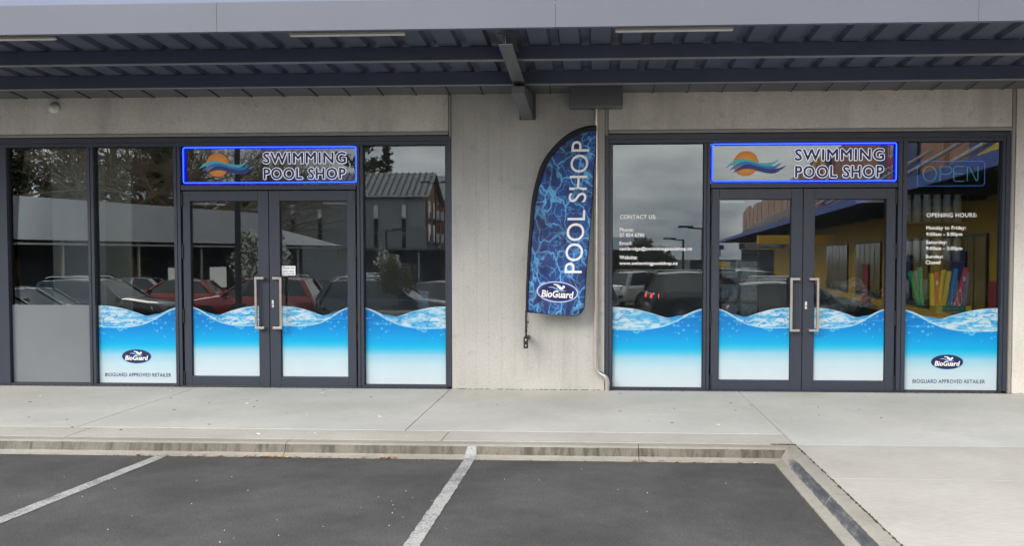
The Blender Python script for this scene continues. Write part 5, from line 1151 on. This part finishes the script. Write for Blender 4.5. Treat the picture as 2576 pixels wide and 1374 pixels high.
# distant white-signed shop and pale roof at the left of the contact pane
fb_ = empty('corner_shop', (.6, -44, Z), 'white fronted corner shop with red sign lettering and pale blue roof', 'building')
b = MB(); b.box(-4.5, 2.2, -52, -44, Z, 1.9, mat('white_fascia', (.62, .62, .60), .6)); par(b.obj('wall'), fb_); b = MB(); b.prism([(-43.6, 1.9), (-48, 3.0), (-52.4, 1.9)], 'x', -4.8, 3.4, mat('pale_blue_roof', (.30, .36, .40), .5)); par(b.obj('roof'), fb_)
b = MB(); b.box(-4.4, 2.1, -43.99, -43.9, Z, .35, M_dk); par(b.obj('shop_window'), fb_)
b = MB(); put_text(b, 'Snap', -2.9, -.3, .75, 1.5, 0, mat('red_sign_print', (.55, .03, .03), .5), .02, M=Matrix.Translation((0, -43.95, 0)) @ Matrix.Rotation(PI, 4, 'Z')); par(b.obj('lettering'), fb_)

# L-shaped wing on the right: timber-clad upper wall, blue canopy, yellow shop walls
M_peach = mat('peach_corrugate', (.68, .42, .31), .6, noise=(.8, .06)); M_cblue = mat('canopy_blue', s2l(45, 80, 175), .45); M_yel = mat('yellow_wall', s2l(245, 195, 55), .6, noise=(.8, .06)); M_sredu = mat('sign_red', s2l(190, 35, 45), .5); M_syel = mat('sign_yellow', s2l(245, 200, 40), .5); M_sblue = mat('sign_blue', s2l(25, 50, 125), .5); M_poster = mat('blue_poster', s2l(25, 45, 110), .5)
wing = empty('chemist_wing', (10, -30, Z), 'long chemist shop wing with peach cladding, blue canopy edge and yellow walls', 'building')
W0 = Vector((6.72, 8.0)); wd = Vector((.083, -1)).normalized(); wnr = Vector((1, .083)).normalized()
def wq(name, s0, s1, d0, d1, z0, z1, m, parent=None, obj=True, b=None):
    P = lambda s, d: W0+wd*s+wnr*d
    b = b or MB(); q = [P(s1, d0), P(s1, d1), P(s0, d1), P(s0, d0)]; b.hexa([(p.x, p.y, z0) for p in q]+[(p.x, p.y, z1) for p in q], m)
    if obj: return par(b.obj(name), wing) if parent is None else par2(b.obj(name), parent)
WL = 100
wq('canopy_edge', 0, WL, 0, .12, 3.15, 3.43, M_cblue); wq('canopy_soffit', 0, WL, .12, 3.0, 3.22, 3.40, M_dk)
for s in range(0, 60, 3): wq('canopy_beam', s+.5, s+.62, .14, 2.95, 3.10, 3.21, M_gut)
wq('wall', 0, 64, 3.0, 3.3, Z, 3.3, M_yel); wq('wall', 64, WL, 3.0, 3.3, Z, 3.3, M_dk)
wq('roof', 0, WL, 3.3, 14, 5.2, 5.3, M_dk)
# corrugated cladding panels above the canopy, with gaps
s = 0
pan_i = 0
while s < 92:
    w = (4.2, 3.4, 5.6, 3.0)[pan_i % 4]; h = (6.7, 6.5, 6.9, 6.6)[pan_i % 4]
    b = MB(); wq('', s, s+w, 2.55, 2.75, 3.42, h, M_peach, obj=False, b=b)
    k = s+.05
    while k < s+w-.1 and s < 44: wq('', k, k+.07, 2.50, 2.549, 3.42, h, M_peach, obj=False, b=b); k += .2
    par(b.obj('cladding_panel'), wing)
    wq('panel_gap', s+w, s+w+.55, 2.8, 2.9, 3.4, h-.3, mat('pale_flashing', (.42, .42, .40), .5) if pan_i % 2 else M_gut); s += w+.6; pan_i += 1
# struts from the canopy edge to the upper wall
for s in range(1, 62, 5):
    P = W0+wd*s+wnr*.1; Q = W0+wd*(s+.3)+wnr*2.5; b = MB(); b.tube([(P.x, P.y, 3.5), (Q.x, Q.y, 4.9)], .05, M_wht, 8); par(b.obj('strut'), wing)
# windows, posters
Fx = lambda s, d: W0+wd*s+wnr*d
wang = math.atan2(-wd.y, -wd.x)     # text direction so that it reads correctly from the car park
def wtext(body, s0, s1, z0, z1, d, m, parent, off=0):
    """s0>s1 gives text that reads left to right when facing the wall from the car park"""
    b = MB(); c = Fx((s0+s1)/2, d); half = abs(s1-s0)/2
    Mx = Matrix.Translation((c.x, c.y, 0)) @ Matrix.Rotation(math.atan2(wd.y, wd.x), 4, 'Z')
    put_text(b, body, -half, half, z0, z1, 0, m, off, M=Mx); return par2(b.obj('lettering'), parent)
for s, w in ((3, 4), (8.2, 3), (12.4, 4), (18, 5), (25, 5), (32, 6)):
    f = wq('window', s, s+w, 2.94, 2.99, -.2, 2.2, M_frame)
    n = int(w); 
    for k in range(n): wq('pane', s+.06+k*w/n, s-.06+(k+1)*w/n, 2.925, 2.935, .0, 2.1, mat('yellow_shop_glass', s2l(175, 150, 80), .15, spec=1, noise=(1.5, .4)), f)  # panes carry a mottled yellow base colour
for s, w, z0, z1, m, tx in ((5.0, .9, -.3, 1.15, M_poster, 'SHOP'), (9.6, 1.0, .1, 1.8, M_sredu, '68%'), (11.2, .8, -.5, .9, M_sredu, 'FREE'), (14.0, 1.4, -.2, 1.7, M_poster, 'CALL'), (20, 1.2, 0, 1.6, M_poster, 'SALE'), (27, 1.2, -.4, 1.2, M_sredu, 'FREE'), (2.0, .8, .2, 1.4, M_syel, 'SHOP'), (7.2, .8, -.4, .7, M_syel, 'SHOP')):
    f = wq('poster', s, s+w, 2.86, 2.90, z0, z1, m); wtext(tx, s+w*.12, s+w*.88, z0+.15*(z1-z0), z0+.42*(z1-z0), 2.852, M_wtext if m is not M_syel else M_sblue, f, .01)
# red house sign on a blue and yellow board, twice
for i, (s, w, z0, z1) in enumerate(((17.5, 5.6, 3.9, 7.4), (34, 6.5, 3.8, 7.0), (6.0, 6.2, 3.55, 6.2))):
    t = empty('chemist_sign', (Fx(s, 2.4).x, Fx(s, 2.4).y, 4), ('blue and yellow chemist sign with red house, nearer one', 'blue and yellow chemist sign with red house, further one', 'blue board with sweeping yellow band over the near canopy')[i], 'sign', 'chemist signs above the canopy')
    b = MB(); wq('', s, s+w, 2.38, 2.46, z0, z1, M_sblue, obj=False, b=b); par(b.obj('board'), t)
    b = MB(); c = Fx(s, 2.372)
    def PW(u, z): q = Fx(s+u*w, 2.370); return (q.x, q.y, z0+z*(z1-z0))
    nseg = 16; vs = []
    for k in range(nseg+1):
        u = k/nseg; zc = .62+.30*math.sin(u*PI*1.1-.4) if i < 2 else .40-.24*u+.25*max(0, .3-u); hb = .13 if i < 2 else .075; vs += [PW(u, max(0, min(1, zc-hb))), PW(u, max(0, min(1, zc+hb)))]
    b.add(vs, [(2*k, 2*k+1, 2*k+3, 2*k+2) for k in range(nseg)], M_syel); par(b.obj('yellow_band'), t)
    if i < 2:
        b = MB(); vs = []
        hp = [(.30, .08), (.72, .08), (.72, .62), (.78, .62), (.66, .80), (.66, .92), (.60, .92), (.60, .88), (.51, .98), (.24, .62), (.30, .62)]
        for u, z in hp: q = Fx(s+u*w, 2.36); vs.append((q.x, q.y, z0+z*(z1-z0)))
        b.add(vs, [tuple(range(len(vs)))], M_sredu); par(b.obj('house_shape'), t)
        wtext('CHEMIST', s+w*.33, s+w*.69, z0+.36*(z1-z0), z0+.56*(z1-z0), 2.352, M_wtext, t, .02); wtext('WAREHOUSE', s+w*.33, s+w*.69, z0+.16*(z1-z0), z0+.28*(z1-z0), 2.352, M_wtext, t, .01)
# blade sign hanging under the canopy, facing the shops
bs_ = empty('hanging_sign', (7.9, -19, 2), 'long hanging sign with yellow borders lettered Chemist Warehouse', 'sign')
b = MB(); b.box(6.3, 8.3, -19.06, -19.0, 1.86, 2.16, M_sblue); par(b.obj('board'), bs_)
b = MB(); b.box(6.3, 8.3, -18.999, -18.99, 1.86, 1.90, M_syel); b.box(6.3, 8.3, -18.999, -18.99, 2.12, 2.16, M_syel); par(b.obj('border'), bs_)
b = MB(); put_text(b, 'CHEMIST WAREHOUSE', -.55, .95, 1.93, 2.09, 0, M_wtext, .01, M=Matrix.Translation((7.5, -18.985, 0)) @ Matrix.Rotation(PI, 4, 'Z')); par(b.obj('lettering'), bs_)
b = MB(); 
for x_ in (6.6, 8.0): b.tube([(x_, -19.03, 2.16), (x_, -19.03, 3.2)], .012, M_gut, 6)
par(b.obj('hanger'), bs_)
b = MB(); b.box(6.6, 9.7, -16.3, -16.0, 2.05, 2.42, M_yel); b2 = b.obj('yellow_beam'); par(b2, wing)
b = MB(); b.box(8.2, 8.42, -16.2, -16.0, Z, 2.05, M_yel); par(b.obj('yellow_column'), wing)
b = MB(); b.box(7.3, 8.4, -40.2, -40.0, 1.55, 2.0, mat('awning_scallop', (.55, .54, .5), .7)); b.box(7.1, 8.6, -40.22, -40.02, 2.01, 2.3, M_sblue); par(b.obj('scalloped_awning'), wing)
b = MB(); b.box(7.3, 8.6, -30.2, -30.0, .3, .9, mat('orange_board', s2l(220, 150, 40), .6)); par(b.obj('orange_board'), wing)
# poster stand between the lamps
t = empty('poster_kiosk', (4.7, -15.5, Z), 'bus stop style poster kiosk with yellow header and blue posters', 'kiosk')
b = MB(); b.box(-.9, .9, -.05, .05, .1, 2.25, M_frame); b.obj('frame', t); b = MB(); b.box(-.3, .7, .051, .07, 1.9, 2.2, M_syel); b.obj('header', t)
for x_, c in ((-.8, (60, 130, 150)), (.02, (110, 150, 160))): b = MB(); b.box(x_, x_+.72, .051, .065, .25, 1.8, mat('poster_%d' % c[0], s2l(*c), .4, noise=(4, .5))); b.obj('poster', t)
for x_ in (-.8, .74): b = MB(); b.box(x_, x_+.06, -.04, .04, 0, .1, M_frame); b.obj('leg', t)
